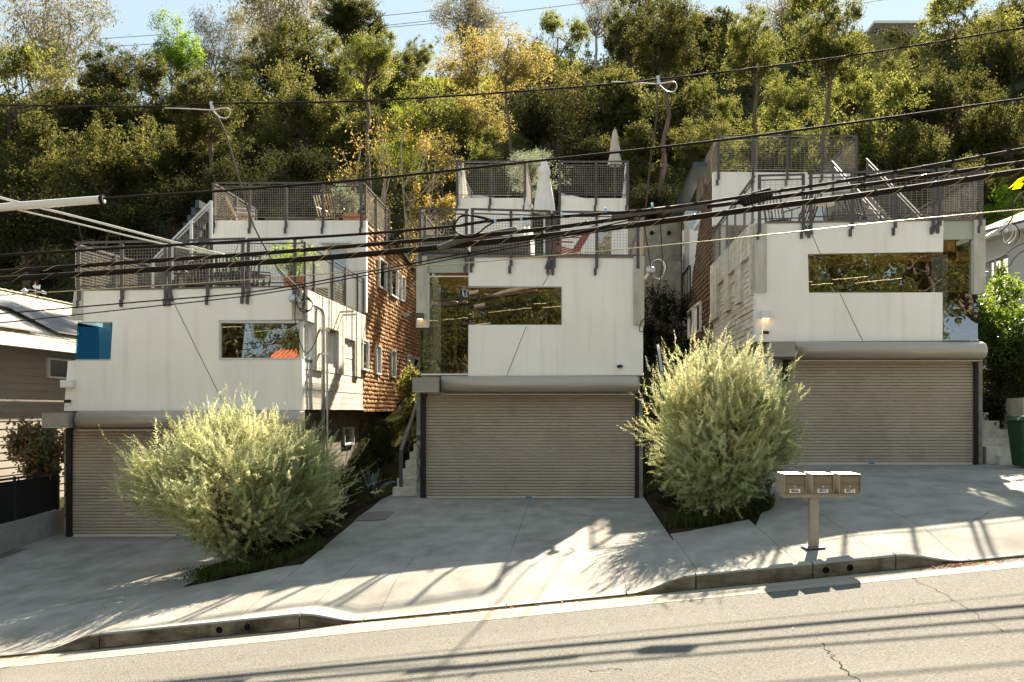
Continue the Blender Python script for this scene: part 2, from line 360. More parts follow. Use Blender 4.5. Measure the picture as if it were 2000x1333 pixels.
def rp(px,py,off=0):
    lo,hi=3.,14.
    for _ in range(40):
        y=(lo+hi)/2; X=(px-1128)/F*y; f=CZ+(803-py)/F*y-roadz(X,y)-off
        if f>0: lo=y
        else: hi=y
    return ((px-1128)/F*y,y)
crack([rp(1605,1256),rp(1632,1290),rp(1650,1312),rp(1690,1340)])
crack([rp(1780,1130),rp(1850,1165),rp(1880,1185),rp(1960,1235)],.0035)
crack([rp(1150,1312),rp(1200,1307),rp(1215,1310)],.005)
def crack2(pts,w=.004):
    mb=MB(); rr=random.Random(int(pts[0][0]*31)); P2=[]
    for (a,b) in zip(pts[:-1],pts[1:]):
        for i in range(7):
            t=i/7; P2.append((a[0]*(1-t)+b[0]*t+rr.uniform(-.02,.02),a[1]*(1-t)+b[1]*t+rr.uniform(-.02,.02)))
    for (a,b) in zip(P2[:-1],P2[1:]):
        d=Vector((b[0]-a[0],b[1]-a[1])).normalized(); n=Vector((-d.y,d.x))*w
        mb.add([(a[0]-n.x,a[1]-n.y,G(*a)+.005),(a[0]+n.x,a[1]+n.y,G(*a)+.005),(b[0]+n.x,b[1]+n.y,G(*b)+.005),(b[0]-n.x,b[1]-n.y,G(*b)+.005)],[(0,1,2,3)])
    mb.build('hairline_crack',M['crack'],rd)
for pts in ([(-2.2,14.2),(-1.3,14.5),(-.5,14.3)],[(-3.2,17.6),(-2.4,18.2)],[(-.4,18.8),(.3,18.1),(.5,17.2)],[(5.6,14.2),(6.4,15.2)],[(-8.2,14.6),(-7.2,15.4),(-6.9,16.4)],[(-9.6,18.2),(-8.9,19.4)]): crack2(pts)
# kerb: blocks with joints
cuts=[-25,-20,-15,-10.5,-8.6,-6.05,-3.52,-2.72,-.9,.62,1.50,2.98,4.03,4.98,6.6,9,12,18,25]
kb=MB(); kb.box(-26,12.62,-4,26,12.74,-3.5)
kerb=kb.build('kerb',M['kerb'],kind='structure')
for a,b in zip(cuts[:-1],cuts[1:]):
    mb=MB(); xs=rng_(a+.008,b-.008,.12); n=len(xs)
    rows=[]
    for x in xs:
        zb=road(x)-.12; zt=road(x)+kh(x); r=.02*min(1,kh(x)/.1)
        rows.append([(x,12.6,zb),(x,12.605,zt-r),(x,12.605+r,zt),(x,12.752,zt+.004),(x,12.752,zb)])
    vs_=[p for r_ in rows for p in r_]; fs=[]
    for i in range(n-1):
        for k in range(5): fs.append((i*5+k,(i+1)*5+k,(i+1)*5+(k+1)%5,i*5+(k+1)%5))
    fs.append(tuple(range(5))); fs.append(tuple((n-1)*5+k for k in range(5))[::-1])
    mb.add(vs_,fs)
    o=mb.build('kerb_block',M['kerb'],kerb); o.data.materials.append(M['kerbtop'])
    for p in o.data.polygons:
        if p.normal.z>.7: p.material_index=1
# grime seam at the foot of the kerb (wet dirt lying in the gutter line)
mb=MB(); rr=random.Random(3); xs=rng_(-26,26,.08)
for x0,x1 in zip(xs[:-1],xs[1:]):
    w=.05+.02*math.sin(x0*3)+rr.uniform(-.01,.012)
    mb.add([(x0,12.598,road(x0)+.008),(x1,12.598,road(x1)+.008),(x1,12.598-w,road(x1)+.007),(x0,12.598-w,road(x0)+.007)],[(0,1,2,3)])
mb.build('gutter_grime',M['grime'],gt,kind='stuff')
# drain outlets through the kerb
for px in (429,484,1613,1660):
    x=PX(px,12.6); z=road(x)+.085
    e=bpy.data.objects
    mb=MB()
    N=16;ring=[];
    for k in range(N):
        a=2*math.pi*k/N; ring.append((math.cos(a),math.sin(a)))
    vs_=[(x+c*.052,12.601,z+s*.052) for c,s in ring]+[(x+c*.056,12.585,z+s*.056) for c,s in ring]+[(x+c*.045,12.585,z+s*.045) for c,s in ring]+[(x+c*.045,12.5995,z+s*.045) for c,s in ring]
    fs=[]
    for j in range(3):
        for k in range(N): fs.append((j*N+k,j*N+(k+1)%N,(j+1)*N+(k+1)%N,(j+1)*N+k))
    mb.add(vs_,fs); o=mb.build('drain_outlet',M['kerb'],kerb)
    mb=MB(); mb.add([(x+c*.045,12.597,z+s*.045) for c,s in ring],[tuple(range(N))]); mb.build('drain_opening',M['hole'],o)
# under-sheet and slabs
XL=[-30,-22,-16,-13.2]
def slabs(name,cols,y0,y1,parent,gap=.0028):
    for a,b in zip(cols[:-1],cols[1:]):
        sheet(name,lambda X,Y:G(X,Y)+.0,rng_(a+gap,b-gap,.3),rng_(y0+gap,y1-gap,.35),M['slab'],parent)
under=sheet('driveway',lambda X,Y:G(X,Y)-.02,rng_(-30,30,.4),rng_(12.75,24,.4),M['hole'],kind='structure')
slabs('slab',[-30,-24,-18,-14,-11.6,-8.9,-6.25,-4.35,-3.45,-2.58,.63,1.55,2.82,3.86,4.92,7.2,9.6,13,18,30],12.75,15.75,under)
slabs('slab',[-30,-18,-11.6,-8.75,-6.25],15.75,21.62,under)
slabs('slab',[-11.42,-6.25],21.62,24,under); slabs('slab',[-30,-11.42],21.62,24,under)
slabs('slab',[-4.35,-1.05,1.5],15.75,22.3,under)
slabs('slab',[-4.35,1.5],22.3,24,under)
slabs('slab',[1.52,2.82],15.75,16.4,under)
def diag(y0,y1):
    mb=MB(); ys=rng_(y0,y1,.35); vs_=[]
    for y in ys:
        xe_=2.82+(y-15.75)*.27
        for k in range(6): x=xe_+(3.857-xe_)*k/5 if xe_<3.857 else 3.857; vs_.append((x,y,G(x,y)))
    mb.add(vs_,[(j*6+k,j*6+k+1,(j+1)*6+k+1,(j+1)*6+k) for j in range(len(ys)-1) for k in range(5)]); mb.build('slab',M['slab'],under,smooth=True)
diag(15.753,19.4)
slabs('slab',[3.86,7.2,13,30],15.75,21.95,under)
slabs('slab',[3.86,13],21.95,24,under)
# planting beds
def bedsheet(name,x0,x1,y0,y1):
    return sheet(name,lambda X,Y:G(X,Y)+.012+.03*math.sin(X*5+Y*3)*min(1,(X-x0)*(x1-X)*2),rng_(x0,x1,.15),rng_(y0,y1,.3),M['soil'],kind='structure')
bedsheet('planting_bed',-6.25,-4.35,15.78,24)
sheet('planting_bed',lambda X,Y:G(X,Y)+.008+.02*math.sin(X*5+Y*3) if X<2.6+(Y-15.9)*.27 and 1.6<X and Y>16.5 else G(X,Y)-.016,rng_(1.55,3.84,.1),rng_(16.4,24,.2),M['soil'],kind='structure')
# hillside terrain
def hsheet():
    xs=rng_(-95,-16,2.2)+rng_(-15.5,15.5,.5)+rng_(16,110,2.2); ys=[22.9,23.9,25,26.5,28,30,32,34,36,38,40,43,46,50,55,60,65,70,76,82,90,98,106,112,118,126,140,180,260,400]
    return sheet('hillside',lambda X,Y:H(X,Y)-(1.2 if Y<23.5 else 0),xs,ys,M['hill'],kind='structure')
hsheet()
sheet('far_ground',lambda X,Y:30-.02*(Y-400)+0*X,[-900,-300,300,900],[400,900,1300],M['hill'],kind='structure')
# drain grates in the driveways
def grate(x0,x1,y0,y1,label):
    e=empty('drain_grate',((x0+x1)/2,(y0+y1)/2,G((x0+x1)/2,(y0+y1)/2)),label,'drain grate')
    mb=MB(); 
    def q(a,b,c,d,h=.012): 
        mb.add([(a,c,G(a,c)+h),(b,c,G(b,c)+h),(b,d,G(b,d)+h),(a,d,G(a,d)+h)],[(0,1,2,3)])
    q(x0,x1,y0,y0+.05);q(x0,x1,y1-.05,y1);q(x0,x0+.04,y0,y1);q(x1-.04,x1,y0,y1)
    mb.build('frame',M['grate'],e)
    mb=MB();q(x0,x1,y0,y1,.005);mb.build('pit',M['hole'],e)
    n=6
    for i in range(n):
        mb=MB(); c=y0+.05+(y1-y0-.1)*(i+.5)/n; w=(y1-y0-.1)/n*.32
        q(x0+.04,x1-.04,c-w,c+w,.011); mb.build('cross_bar',M['grate'],e)
    for i in range(16):
        mb=MB(); c=x0+.04+(x1-x0-.08)*i/15; q(c-.012,c+.012,y0+.05,y1-.05,.0095); mb.build('rib',M['grate'],e)
grate(-4.36,-3.76,19.42,20.42,'dark slotted drain grate in the middle driveway beside the planting bed')
grate(-11.9,-11.3,19.6,20.45,'dark drain grate at the left edge of the picture in the lowest driveway')
# ---------------------------------------------------------------- house pieces
def fplate(polys,Y,th=.22,yf=None):
    """front polygons in photo-measured outline on the facade plane Y; yf moves single corners in depth"""
    mb=MB(); yf=yf or {}
    mb.plate([[P(x,y,Y+yf.get((x,y),0)) for x,y in pl] for pl in polys],(0,th,0)); return mb
def splate(polys,X,th):
    """side plate from (Y,Z) polygons at X, thickness th along X"""
    mb=MB(); mb.plate([[Vector((X,y,z)) for y,z in pl] for pl in polys],(th,0,0)); return mb
def pane(name,pts,Y,m,parent,yo=None):
    mb=MB(); yo=yo or [0]*len(pts)
    mb.add([P(x,y,Y+d) for (x,y),d in zip(pts,yo)],[tuple(range(len(pts)))]); return mb.build(name,m,parent)
def frame_px(px0,py0,px1,py1,Y,w,d,m,parent,name='frame'):
    mb=MB(); x0,x1=PX(px0,Y),PX(px1,Y); z1,z0=PZ(py0,Y),PZ(py1,Y)
    mb.box(x0,Y,z0,x0+w,Y+d,z1); mb.box(x1-w,Y,z0,x1,Y+d,z1); mb.box(x0+w,Y,z0,x1-w,Y+d,z0+w); mb.box(x0+w,Y,z1-w,x1-w,Y+d,z1)
    return mb.build(name,m,parent)
def wiremesh(a,b,za,zb,z0,z1,parent,pitch=.062,w=.0065,vp=None,m=None):
    """panel between plan points a,b ; base heights za,zb ; from z0 to z1 above base"""
    a=Vector(a);b=Vector(b); L=(b-a).length; mb=MB(); n=max(1,int(L/(vp or pitch))); d=(b-a)/L
    nrm=Vector((-d.y,d.x))*w/2; dd=d*w/2
    for i in range(n+1):
        t=i/n; p=a+(b-a)*t; z=za+(zb-za)*t
        mb.add([(p.x-dd.x,p.y-dd.y,z+z0),(p.x+dd.x,p.y+dd.y,z+z0),(p.x+nrm.x,p.y+nrm.y,z+z0),(p.x-dd.x,p.y-dd.y,z+z1),(p.x+dd.x,p.y+dd.y,z+z1),(p.x+nrm.x,p.y+nrm.y,z+z1)],[(0,1,4,3),(1,2,5,4),(2,0,3,5)])
    k=max(1,int((z1-z0)/pitch))
    for i in range(k+1):
        h=z0+(z1-z0)*i/k
        mb.add([(a.x,a.y,za+h-w/2),(a.x,a.y,za+h+w/2),(a.x+nrm.x,a.y+nrm.y,za+h),(b.x,b.y,zb+h-w/2),(b.x,b.y,zb+h+w/2),(b.x+nrm.x,b.y+nrm.y,zb+h)],[(0,1,4,3),(1,2,5,4),(2,0,3,5)])
    return mb.build('mesh_panel',m or M['wire'],parent,kind=None)
def railrun(house,runs,h=1.02,drop=.24,foot=True,steel='steel',pw=.068,toward=-1):
    """runs: list of (p0,p1,zbase0,zbase1,[post t...]) plan points"""
    top=MB()
    for (p0,p1,z0,z1,ts) in runs:
        for hh,wd in ((h,.042),(h-.10,.026),(.06,.026)):
            top.bar((p0[0],p0[1],z0+hh),(p1[0],p1[1],z1+hh),wd,wd)
    part=top.build('deck_railing',M[steel],house)
    for (p0,p1,z0,z1,ts) in runs:
        d=Vector((p1[0]-p0[0],p1[1]-p0[1])); L=d.length; d/=L; n=Vector((d.y,-d.x))*.03
        for t in ts:
            x=p0[0]+(p1[0]-p0[0])*t; y=p0[1]+(p1[1]-p0[1])*t; z=z0+(z1-z0)*t
            mb=MB(); 
            c=[Vector((x,y))+n+d*pw/2*s1+n*1.2*s2 for s1,s2 in ((-1,-.6),(1,-.6),(1,.6),(-1,.6))]
            mb.add([(q.x,q.y,z-drop) for q in c]+[(q.x,q.y,z+h+.0) for q in c],[(0,3,2,1),(4,5,6,7),(0,1,5,4),(1,2,6,5),(2,3,7,6),(3,0,4,7)])
            if foot: mb.box(c[0].x-.03,c[0].y-.02 if abs(d.x)>.5 else c[0].y-.03,z-drop-.16,c[0].x+.03,c[0].y+.03,z-drop+.0)
            mb.build('post',M[steel],part)
        cuts_=sorted(set([0]+list(ts)+[1]))
        for a,b in zip(cuts_[:-1],cuts_[1:]):
            if (b-a)*L<.15: continue
            pa=(p0[0]+(p1[0]-p0[0])*a,p0[1]+(p1[1]-p0[1])*a); pb=(p0[0]+(p1[0]-p0[0])*b,p0[1]+(p1[1]-p0[1])*b)
            wiremesh(pa,pb,z0+(z1-z0)*a,z0+(z1-z0)*b,.06,h-.10,part,pitch=.052 if house.name=='house.002' else .062,vp=.11 if house.name=='house.002' else None)
    return part
def bentfoot(part,px,py,dx,Y):
    mb=MB(); a=P(px,py,Y); mb.bar((a.x,Y-.03,a.z),(a.x+dx*.11,Y-.03,a.z-.2),.065,.035,up=(0,1,0)); mb.build('bent_bracket',M['steel'],part)
slat_cache={}
def garage_door(house,Y,px0,px1,pyt,pyb,rail_l,rail_r,stick=None):
    """corrugated roller door with guide rails; slats share one mesh"""
    x0,x1=PX(px0,Y),PX(px1,Y); zt,zb=PZ(pyt,Y),PZ(pyb,Y)
    mb=MB(); w=.11
    mb.box(x0+.004,Y+.006,zb-.01,x1-.004,Y+.02,zt); door=mb.build('garage_door',M['black'],house)
    mb=MB(); mb.box(x0-w,Y-.10,zb-.03,x0+.0,Y+.05,zt+.02); mb.build('guide_rail',M['black'],door)
    mb=MB(); mb.box(x1,Y-.10,zb-.03,x1+w*.8,Y+.05,zt+.02); mb.build('guide_rail',M['black'],door)
    n=33; bh=.06; ph=(zt-zb-bh)/n
    key=round(x1-x0,3)
    prof=[(0,0),(-.004,.03*ph),(-.024,.12*ph),(-.028,.45*ph),(-.026,.82*ph),(-.008,.93*ph),(0,.97*ph),(0,ph)]
    for i in range(n):
        if i==0:
            mb=MB(); vs_=[(x0+.002,y,z) for y,z in prof]+[(x1-.002,y,z) for y,z in prof]
            m_=len(prof); mb.add(vs_,[(k,k+1,k+1+m_,k+m_) for k in range(m_-1)])
            o=mb.build('slat',M['taupe'],door,smooth=False); me=o.data; base=o.location.copy()
        else:
            o=bpy.data.objects.new('slat',me); C.objects.link(o); o.parent=door
        o.location=base+Vector((0,Y,zb+bh+i*ph))
    # bottom bar
    mb=MB(); mb.box(x0+.02,Y-.045,zb,x1-.02,Y+.0,zb+bh-.004); mb.build('bottom_bar',M['bar'],door)
    mb=MB(); mb.box(x0-.02,Y-.03,zb-.045,x1+.02,Y+.02,zb-.002); mb.build('rubber_seal',M['black'],door)
    if stick:
        xs=PX(stick,Y); mb=MB(); mb.box(xs-.07,Y-.048,zb+.014,xs+.07,Y-.0455,zb+.048); mb.build('sticker',M['blue'],door)
        for k in range(3):
            pass
    mb=MB(); mb.box(x0-.1,Y-.12,zt-.03,x0+.04,Y-.05,zt+.03); mb.box(x1-.04,Y-.12,zt-.03,x1+.1,Y-.05,zt+.03); mb.build('guide_lip',M['black'],door)
    return door
def hood(house,Y,px0,px1,py0,py1,boxpx,Yb=None):
    """roller hood: rounded drum casing in front of the facade plus end box"""
    x0,x1=PX(px0,Y-.3),PX(px1,Y-.3); z1,z0=PZ(py0,Y-.1),PZ(py1+.5,Y-.35); h=z1-z0
    prof=[(Y+.02,z1),(Y-.10,z1+.0)]
    for k in range(13):
        a=math.radians(80-k*160/12); prof.append((Y-.14-.26*math.cos(a)*1.0,(z0+z1)/2+math.sin(a)*h*.5))
    prof+=[(Y-.10,z0),(Y+.02,z0)]
    mb=MB(); n=len(prof)
    vs_=[(x0,y,z) for y,z in prof]+[(x1-.05,y,z) for y,z in prof]+[(x1,Y-.1+(y-Y+.1)*.88,(z0+z1)/2+(z-(z0+z1)/2)*.88) for y,z in prof]
    fs=[tuple(range(n)),tuple(2*n+k for k in range(n))[::-1]]
    for j in range(2):
        for k in range(n): fs.append((j*n+k,j*n+(k+1)%n,(j+1)*n+(k+1)%n,(j+1)*n+k))
    mb.add(vs_,fs); o=mb.build('roller_hood',M['hood'],house,smooth=False)
    for p in o.data.polygons:
        if len(p.vertices)==4 and abs(p.normal.x)<.4: p.use_smooth=True
    mb=MB(); mb.box(x0,Y-.28,z0-.035,x1-.08,Y-.04,z0-.008); mb.build('hood_lip',M['taupe'],house)
    if boxpx:
        Yf=Y-.52; bx0,by0,bx1,by1=boxpx
        mb=MB(); mb.box(PX(bx0,Yf),Yf,PZ(by0,Yf),PX(bx1,Yf),Y,PZ(by1,Yf)); b=mb.build('motor_box',M['taupebox'],house,bevel=.008)
        mb=MB(); mb.box(PX(bx0,Yf),Yf-.004,PZ(by1,Yf)-.012,PX(bx1,Yf),Y-.02,PZ(by1,Yf)-.001); mb.build('box_edge',M['trim'],b)
def groove(house,pts,Y,w=.011):
    mb=MB()
    for (a,b) in zip(pts[:-1],pts[1:]):
        A=P(a[0],a[1],Y-.002);B=P(b[0],b[1],Y-.002); mb.bar(A,B,.004,w,up=(0,1,0)) if False else mb.bar(A,B,w,.004,up=(0,1,0))
    mb.build('expansion_joint',M['joint'],house)
def lampbox(house,Y,px0,py0,px1,py1,m,lit=True):
    x0,x1=PX(px0,Y),PX(px1,Y); z1,z0=PZ(py0,Y),PZ(py1,Y)
    mb=MB(); mb.box(x0,Y-.14,z0,x1,Y-.003,z1); o=mb.build('wall_lamp',m,house,bevel=.004)
    if not lit: return
    mb=MB(); mb.box(x0+.02,Y-.125,z0-.004,x1-.02,Y-.02,z0-.001); mb.build('lit_lens',M['lampface'],o)
def seccam(house,Y,px,py,s=1):
    p=P(px,py,Y); mb=MB()
    def ring(r,y): return [(p.x+r*math.cos(2*math.pi*k/12),y,p.z+r*math.sin(2*math.pi*k/12)) for k in range(12)]
    mb.add(ring(.055,Y-.002)+ring(.055,Y-.03),[tuple(range(12)),tuple(range(12,24))[::-1]]+[(k,(k+1)%12,12+(k+1)%12,12+k) for k in range(12)])
    o=mb.build('security_camera',M['white_frame'],house)
    mb=MB(); mb.tube([(p.x,Y-.03,p.z),(p.x-.03*s,Y-.08,p.z),(p.x-.09*s,Y-.12,p.z-.01)],[.03,.034,.036],10); mb.build('camera_barrel',M['black'],o)
def interior(house,x0,x1,y0,y1,z0,z1,beams=True):
    mb=MB(); t=.05
    mb.box(x0+.3,y1,z0,x1-.3,y1+t,z1); mb.box(x0+.3,y0+.3,z0-.05,x1-.3,y1,z0); o=mb.build('room',M['interior'],house)
    if beams:
        for k in range(4):
            mb=MB(); y=y0+.55+k*.75; mb.box(x0+.32,y,z1-.24,x1-.32,y+.10,z1-.002); mb.build('ceiling_beam',M['beam'],o)
def shingle_clad(house,X,side,poly,holes,course,width,m,seed):
    """thick wooden shingles nailed in courses over a side wall; poly and holes in (Y,Z)"""
    rng=np.random.default_rng(seed)
    def inside(pl,y,z):
        c=False;n=len(pl)
        for i in range(n):
            a=pl[i];b=pl[(i+1)%n]
            if (a[1]>z)!=(b[1]>z) and y<(b[0]-a[0])*(z-a[1])/(b[1]-a[1])+a[0]: c=not c
        return c
    ys=[p[0] for p in poly];zs=[p[1] for p in poly]; V=[];Fq=[];T=[]
    z=min(zs);r=0
    while z<max(zs):
        y=min(ys)+(width*.5 if r%2 else 0)*rng.random()
        while y<max(ys):
            w=width*(.65+.7*rng.random()); yc=y+w/2; zc=z+course*.5
            if inside(poly,yc,zc) and not any(a<=yc<=b and c<=zc<=d for a,b,c,d in holes):
                t=.026+.024*rng.random(); dz=(rng.random()-.5)*.018; n=len(V)
                y0=max(y,min(ys)); y1=min(y+w-.006,max(ys))
                zb=z+dz; zt=z+course*1.12
                V+=[(X,y0,zb),(X+side*t,y0,zb),(X+side*t,y1,zb),(X,y1,zb),(X,y0,zt),(X+side*.008,y0,zt),(X+side*.008,y1,zt),(X,y1,zt)]
                Fq+=[(n,n+1,n+2,n+3),(n+1,n+5,n+6,n+2),(n,n+4,n+5,n+1),(n+3,n+2,n+6,n+7),(n+4,n+7,n+6,n+5)]
                T+=[rng.random()]*5
            y+=w
        z+=course;r+=1
    me=fast_mesh('shingle_cladding',V,Fq,T,m); return tag(link('shingle_cladding',me,house),kind='stuff')
def sidewin(house,X,side,y0,y1,z0,z1,m='glassdark',fr='white_frame'):
    """window in a side wall at plane X"""
    mb=MB(); w=.05; a,b=X-side*.04,X+side*.05
    mb.box(a,y0,z0,b,y0+w,z1); mb.box(a,y1-w,z0,b,y1,z1); mb.box(a,y0+w,z0,b,y1-w,z0+w); mb.box(a,y0+w,z1-w,b,y1-w,z1)
    o=mb.build('window',M[fr],house)
    mb=MB(); xx=X-side*.0; mb.add([(xx,y0+w,z0+w),(xx,y1-w,z0+w),(xx,y1-w,z1-w),(xx,y0+w,z1-w)],[(0,1,2,3)]); mb.build('pane',M['glass'] if m=='glass' else M[m],o)
    return o
def sy(X,px): return X*F/(px-1128)          # depth at which the plane X meets photo column px
def numerals(house,Y,xa,xb,items):
    """grey numerals painted on the pillar, wrapping round its left corner"""
    mb=MB(); y=Y-.003
    for kind,py0,py1 in items:
        z1,z0=PZ(py0,Y),PZ(py1,Y); x0,x1=PX(xa,Y),PX(xb,Y)
        if kind=='block':
            mb.add([(x0,y,z0),(x1,y,z0),(x1,y,z1-.03),(x1-.03,y,z1),(x0,y,z1)],[(0,1,2,3,4)])
        else:
            n=14; o=[];i_=[]
            for k in range(n+1):
                a=math.pi*(k/n)-math.pi/2; zc=(z0+z1)/2; hh=(z1-z0)/2; ww=x1-x0
                o.append((x0+ww*math.cos(a),y,zc+hh*math.sin(a))); i_.append((x0+max(0,(ww-.032)*math.cos(a)),y,zc+(hh-.03)*math.sin(a)))
            vs_=o+i_; mb.add(vs_,[(k,k+1,n+2+k,n+1+k) for k in range(n)])
    mb.build('house_number',M['numeral'],house)
def pillar(house,Y,px0,px1,py0,py1,depth=.35):
    """blockwork pillar, course by course"""
    x0,x1=PX(px0,Y),PX(px1,Y); zt,zb=PZ(py0,Y),PZ(py1,Y); n=int(round((zt-zb)/.2)); h=(zt-zb)/n
    mb=MB(); mb.box(x0+.006,Y+.006,zb-.2,x1-.006,Y+depth,zt); o=mb.build('pillar',M['blockd'],house)
    for i in range(n):
        mb=MB(); mb.box(x0,Y,zb+i*h+.004,x1,Y+depth-.01,zb+(i+1)*h-.004); mb.build('block',M['block'],o)
def mast(house,pts,r,headp):
    mb=MB(); mb.tube(pts,r,10); o=mb.build('service_mast',M['galv'],house,smooth=True)
    return o

# ================================================================ HOUSE 1 (left)
D1=21.7; s1=F/D1
h1=empty('house',(-8.5,D1,-.73),'lowest white stucco house at left with orange cedar-shingled side wall and stacked roof decks','house','three stepped stucco houses')
XR=PX(590,D1); Zt=PZ(565,D1)
fplate([[(160,568),(334,565.5),(480,562),(570,561),(570,625),(427,626),(220,629),(160,629)],
        [(220,629),(427,626),(427,704),(216,705)],
        [(132.5,705),(216,705),(427,704),(590,702),(590,802),(125,803)]],D1).build('front_wall',M['white'],h1)
fplate([[(145,569),(159.8,568.3),(159.8,626),(138,624)]],D1-.04,.3).build('corner_column',M['conc'],h1)
fplate([[(570.2,561),(589,562),(589,624),(570.2,625)]],D1+.02,.25).build('corner_column',M['conc'],h1)
fplate([[(160,565),(334,562.5),(480,559),(590,558),(590,561),(570,561),(480,562),(334,565.5),(160,568)]],D1-.02,.3).build('parapet_flashing',M['grate'],h1)
groove(h1,[(334,580),(345,603),(440,795)],D1); groove(h1,[(472,560),(471,563)],D1)
# corner windows of the front
w=MB(); w.box(PX(145.5,D1),D1+.05,PZ(706,D1),PX(215,D1),D1+.12,PZ(702,D1)); w.box(PX(151,D1),D1+.02,PZ(630.5,D1),PX(219,D1),D1+.1,PZ(628,D1)); wo=w.build('window',M['trim'],h1)
pane('pane',[(145.5,702),(215.5,702),(219.5,630.5),(151.5,630.5)],D1+.03,M['skyglass'],wo,[.0,.0,.17,.17])
mb=MB(); xa=PX(146,D1); mb.add([(xa,D1+.07,PZ(702,D1)),(xa,D1+1.4,PZ(702,D1)),(xa,D1+1.4,PZ(630.5,D1)),(xa+.03,D1+.07,PZ(630.5,D1))],[(0,1,2,3)]); mb.build('pane',M['glassclear'],wo)
w=MB(); w.box(PX(427,D1),D1+.02,PZ(704,D1),PX(430,D1),D1+.16,PZ(626,D1)); w.box(PX(430,D1),D1-.01,PZ(703.5,D1),PX(588,D1),D1+.16,PZ(699.5,D1)); w.box(PX(430,D1),D1+.02,PZ(631,D1),PX(584,D1),D1+.16,PZ(626,D1)); wo=w.build('window',M['trim'],h1)
pane('pane',[(431,700),(471.5,700),(478.5,631),(431,631)],D1+.08,M['glass'],wo,[0,.05,.05,0])
pane('pane',[(472,700),(584.5,700),(584.5,631),(479,631)],D1+.08,M['glass'],wo,[.05,-.01,-.01,.05])
# right side wall: Y,Z outline with openings
yA=D1+.22; yB=sy(XR,710)
def zy(px,py,X=None): 
    X=XR if X is None else X
    Y=sy(X,px); return (Y,PZ(py,Y))
zb=2.03; zp=Zt+.02
w1=(D1+.02,sy(XR,611)); w2=(sy(XR,633),sy(XR,657))
zw0,zw1=PZ(700,D1),PZ(626,D1)
z2=(PZ(712,sy(XR,655)),PZ(642,sy(XR,640)))
zs=zw0-.06
splate([[(yA,zb),(yB,zb),(yB,zw0),(w2[1],zw0),(w2[0],zw0),(w1[1],zw0),(yA,zw0)],[(w1[1],zw0),(w2[0],zw0),(w2[0],zw1),(w1[1],zw1)],
        [(w2[1],zw0),(yB,zw0),(yB,zw1),(w2[1],zw1)],[(yA,zw1),(w1[1],zw1),(w2[0],zw1),(w2[1],zw1),(yB,zw1),(yB,zp),(yA,zp)]],XR-.03,-.22).build('side_wall',M['conc'],h1)
sw=MB(); sw.box(XR-.05,yA,zb-.02,XR-.03,yA+.02,zb); swp=sw.build('board_formed_wall',M['board'],h1)
# horizontal board courses
n=13; hh=(zw1-zb)/n
for i in range(n):
    z0=zb+i*hh; z1_=z0+hh-.010
    segs=[(yA+.02,yB)]
    if z1_>zw0+.02: segs=[(w1[1]+.35,w2[0]-.35),(w2[1]+.02,yB)]
    for a,b in segs:
        if b-a<.1: continue
        if z1_>zw0+.02 and a<w2[0]: continue
        mb=MB(); mb.box(XR-.03,a,z0,XR-.006-.004*(i%3),b,z1_); mb.build('board',M['board'],swp)
# vertical board strips hanging down like a comb
xx=yA+.02; k=0; rr=random.Random(5)
recess=[(sy(XR,668),sy(XR,690)),(sy(XR,700),sy(XR,711))]
while xx<yB-.02:
    wd=.145+rr.uniform(-.02,.02); b=min(xx+wd,yB); c=(xx+b)/2
    z0=PZ(712,D1+1)
    z0=zw0-.22
    if c<w1[1]+.02: z0=zw1+.01
    elif w2[0]-.02<c<w2[1]+.02: z0=zw1+.01
    elif any(r0<c<r1 for r0,r1 in recess): z0=zw1-.10
    mb=MB(); mb.box(XR-.006,xx,z0,XR+.055+rr.uniform(-.012,.010),b-.008,zp-.0); mb.build('board_strip',M['board'],swp); xx=b;k+=1
sidewin(h1,XR-.05,1,w1[0]+.1,w1[1],zw0,zw1); sidewin(h1,XR-.1,1,w2[0],w2[1],zw0-.05,zw1-.05,fr='trim')
sidewin(h1,XR+.03,1,sy(XR,704),sy(XR,716),PZ(724,sy(XR,710)),PZ(664,sy(XR,710)))
# garage level block base, recessed under the wall
mb=MB(); xg=XR-.35
mb.box(xg-.2,D1+.3,-1.2,xg,D1+12.5,zb-.01); base=mb.build('block_base',M['blockd'],h1)
for i in range(14):
    for j in range(18):
        y0=D1+.32+j*.42+(i%2)*.2; z0=-.8+i*.2
        if 4.0<y0<0: continue
        mb=MB()
        if i==0 and j==0:
            mb.box(0,0,0,.018,.41,.19); o=mb.build('block',M['blockd'],base); bme=o.data; off=o.location.copy()
        else: o=bpy.data.objects.new('block',bme); C.objects.link(o); o.parent=base
        o.location=off+Vector((xg,y0,z0))
sidewin(h1,xg+.03,1,sy(xg,668),sy(xg,687),PZ(868,sy(xg,687)),PZ(834,sy(xg,687)),fr='trim')
mb=MB(); yv=sy(xg,700)
for k in range(6): mb.box(xg+.018,yv,1.0+k*.13,xg+.05,yv+.35,1.06+k*.13)
mb.build('vent_louvre',M['black'],h1)
# garage front
for a in ((125,132.5),):
    pillar(h1,D1+.05,a[0],a[1],838,1052)
numerals(h1,D1+.05,125.5,131.5,[('arc',861,887),('arc',905,930),('arc',943,970),('arc',985,1010)])
garage_door(h1,D1+.12,143,553,838,1048,1,1,stick=352)
pillar(h1,D1+.05,562,572,838,1048)
mb=MB(); mb.box(PX(132,D1),D1+.16,PZ(842,D1),PX(562,D1),D1+.3,PZ(800,D1)); mb.build('lintel',M['taupe'],h1)
hood(h1,D1,150,588,803,838,(81.5,807,133,835))
lampbox(h1,D1,123.5,743,147,757.5,M['white_frame'],False); seccam(h1,D1,139,784,1)
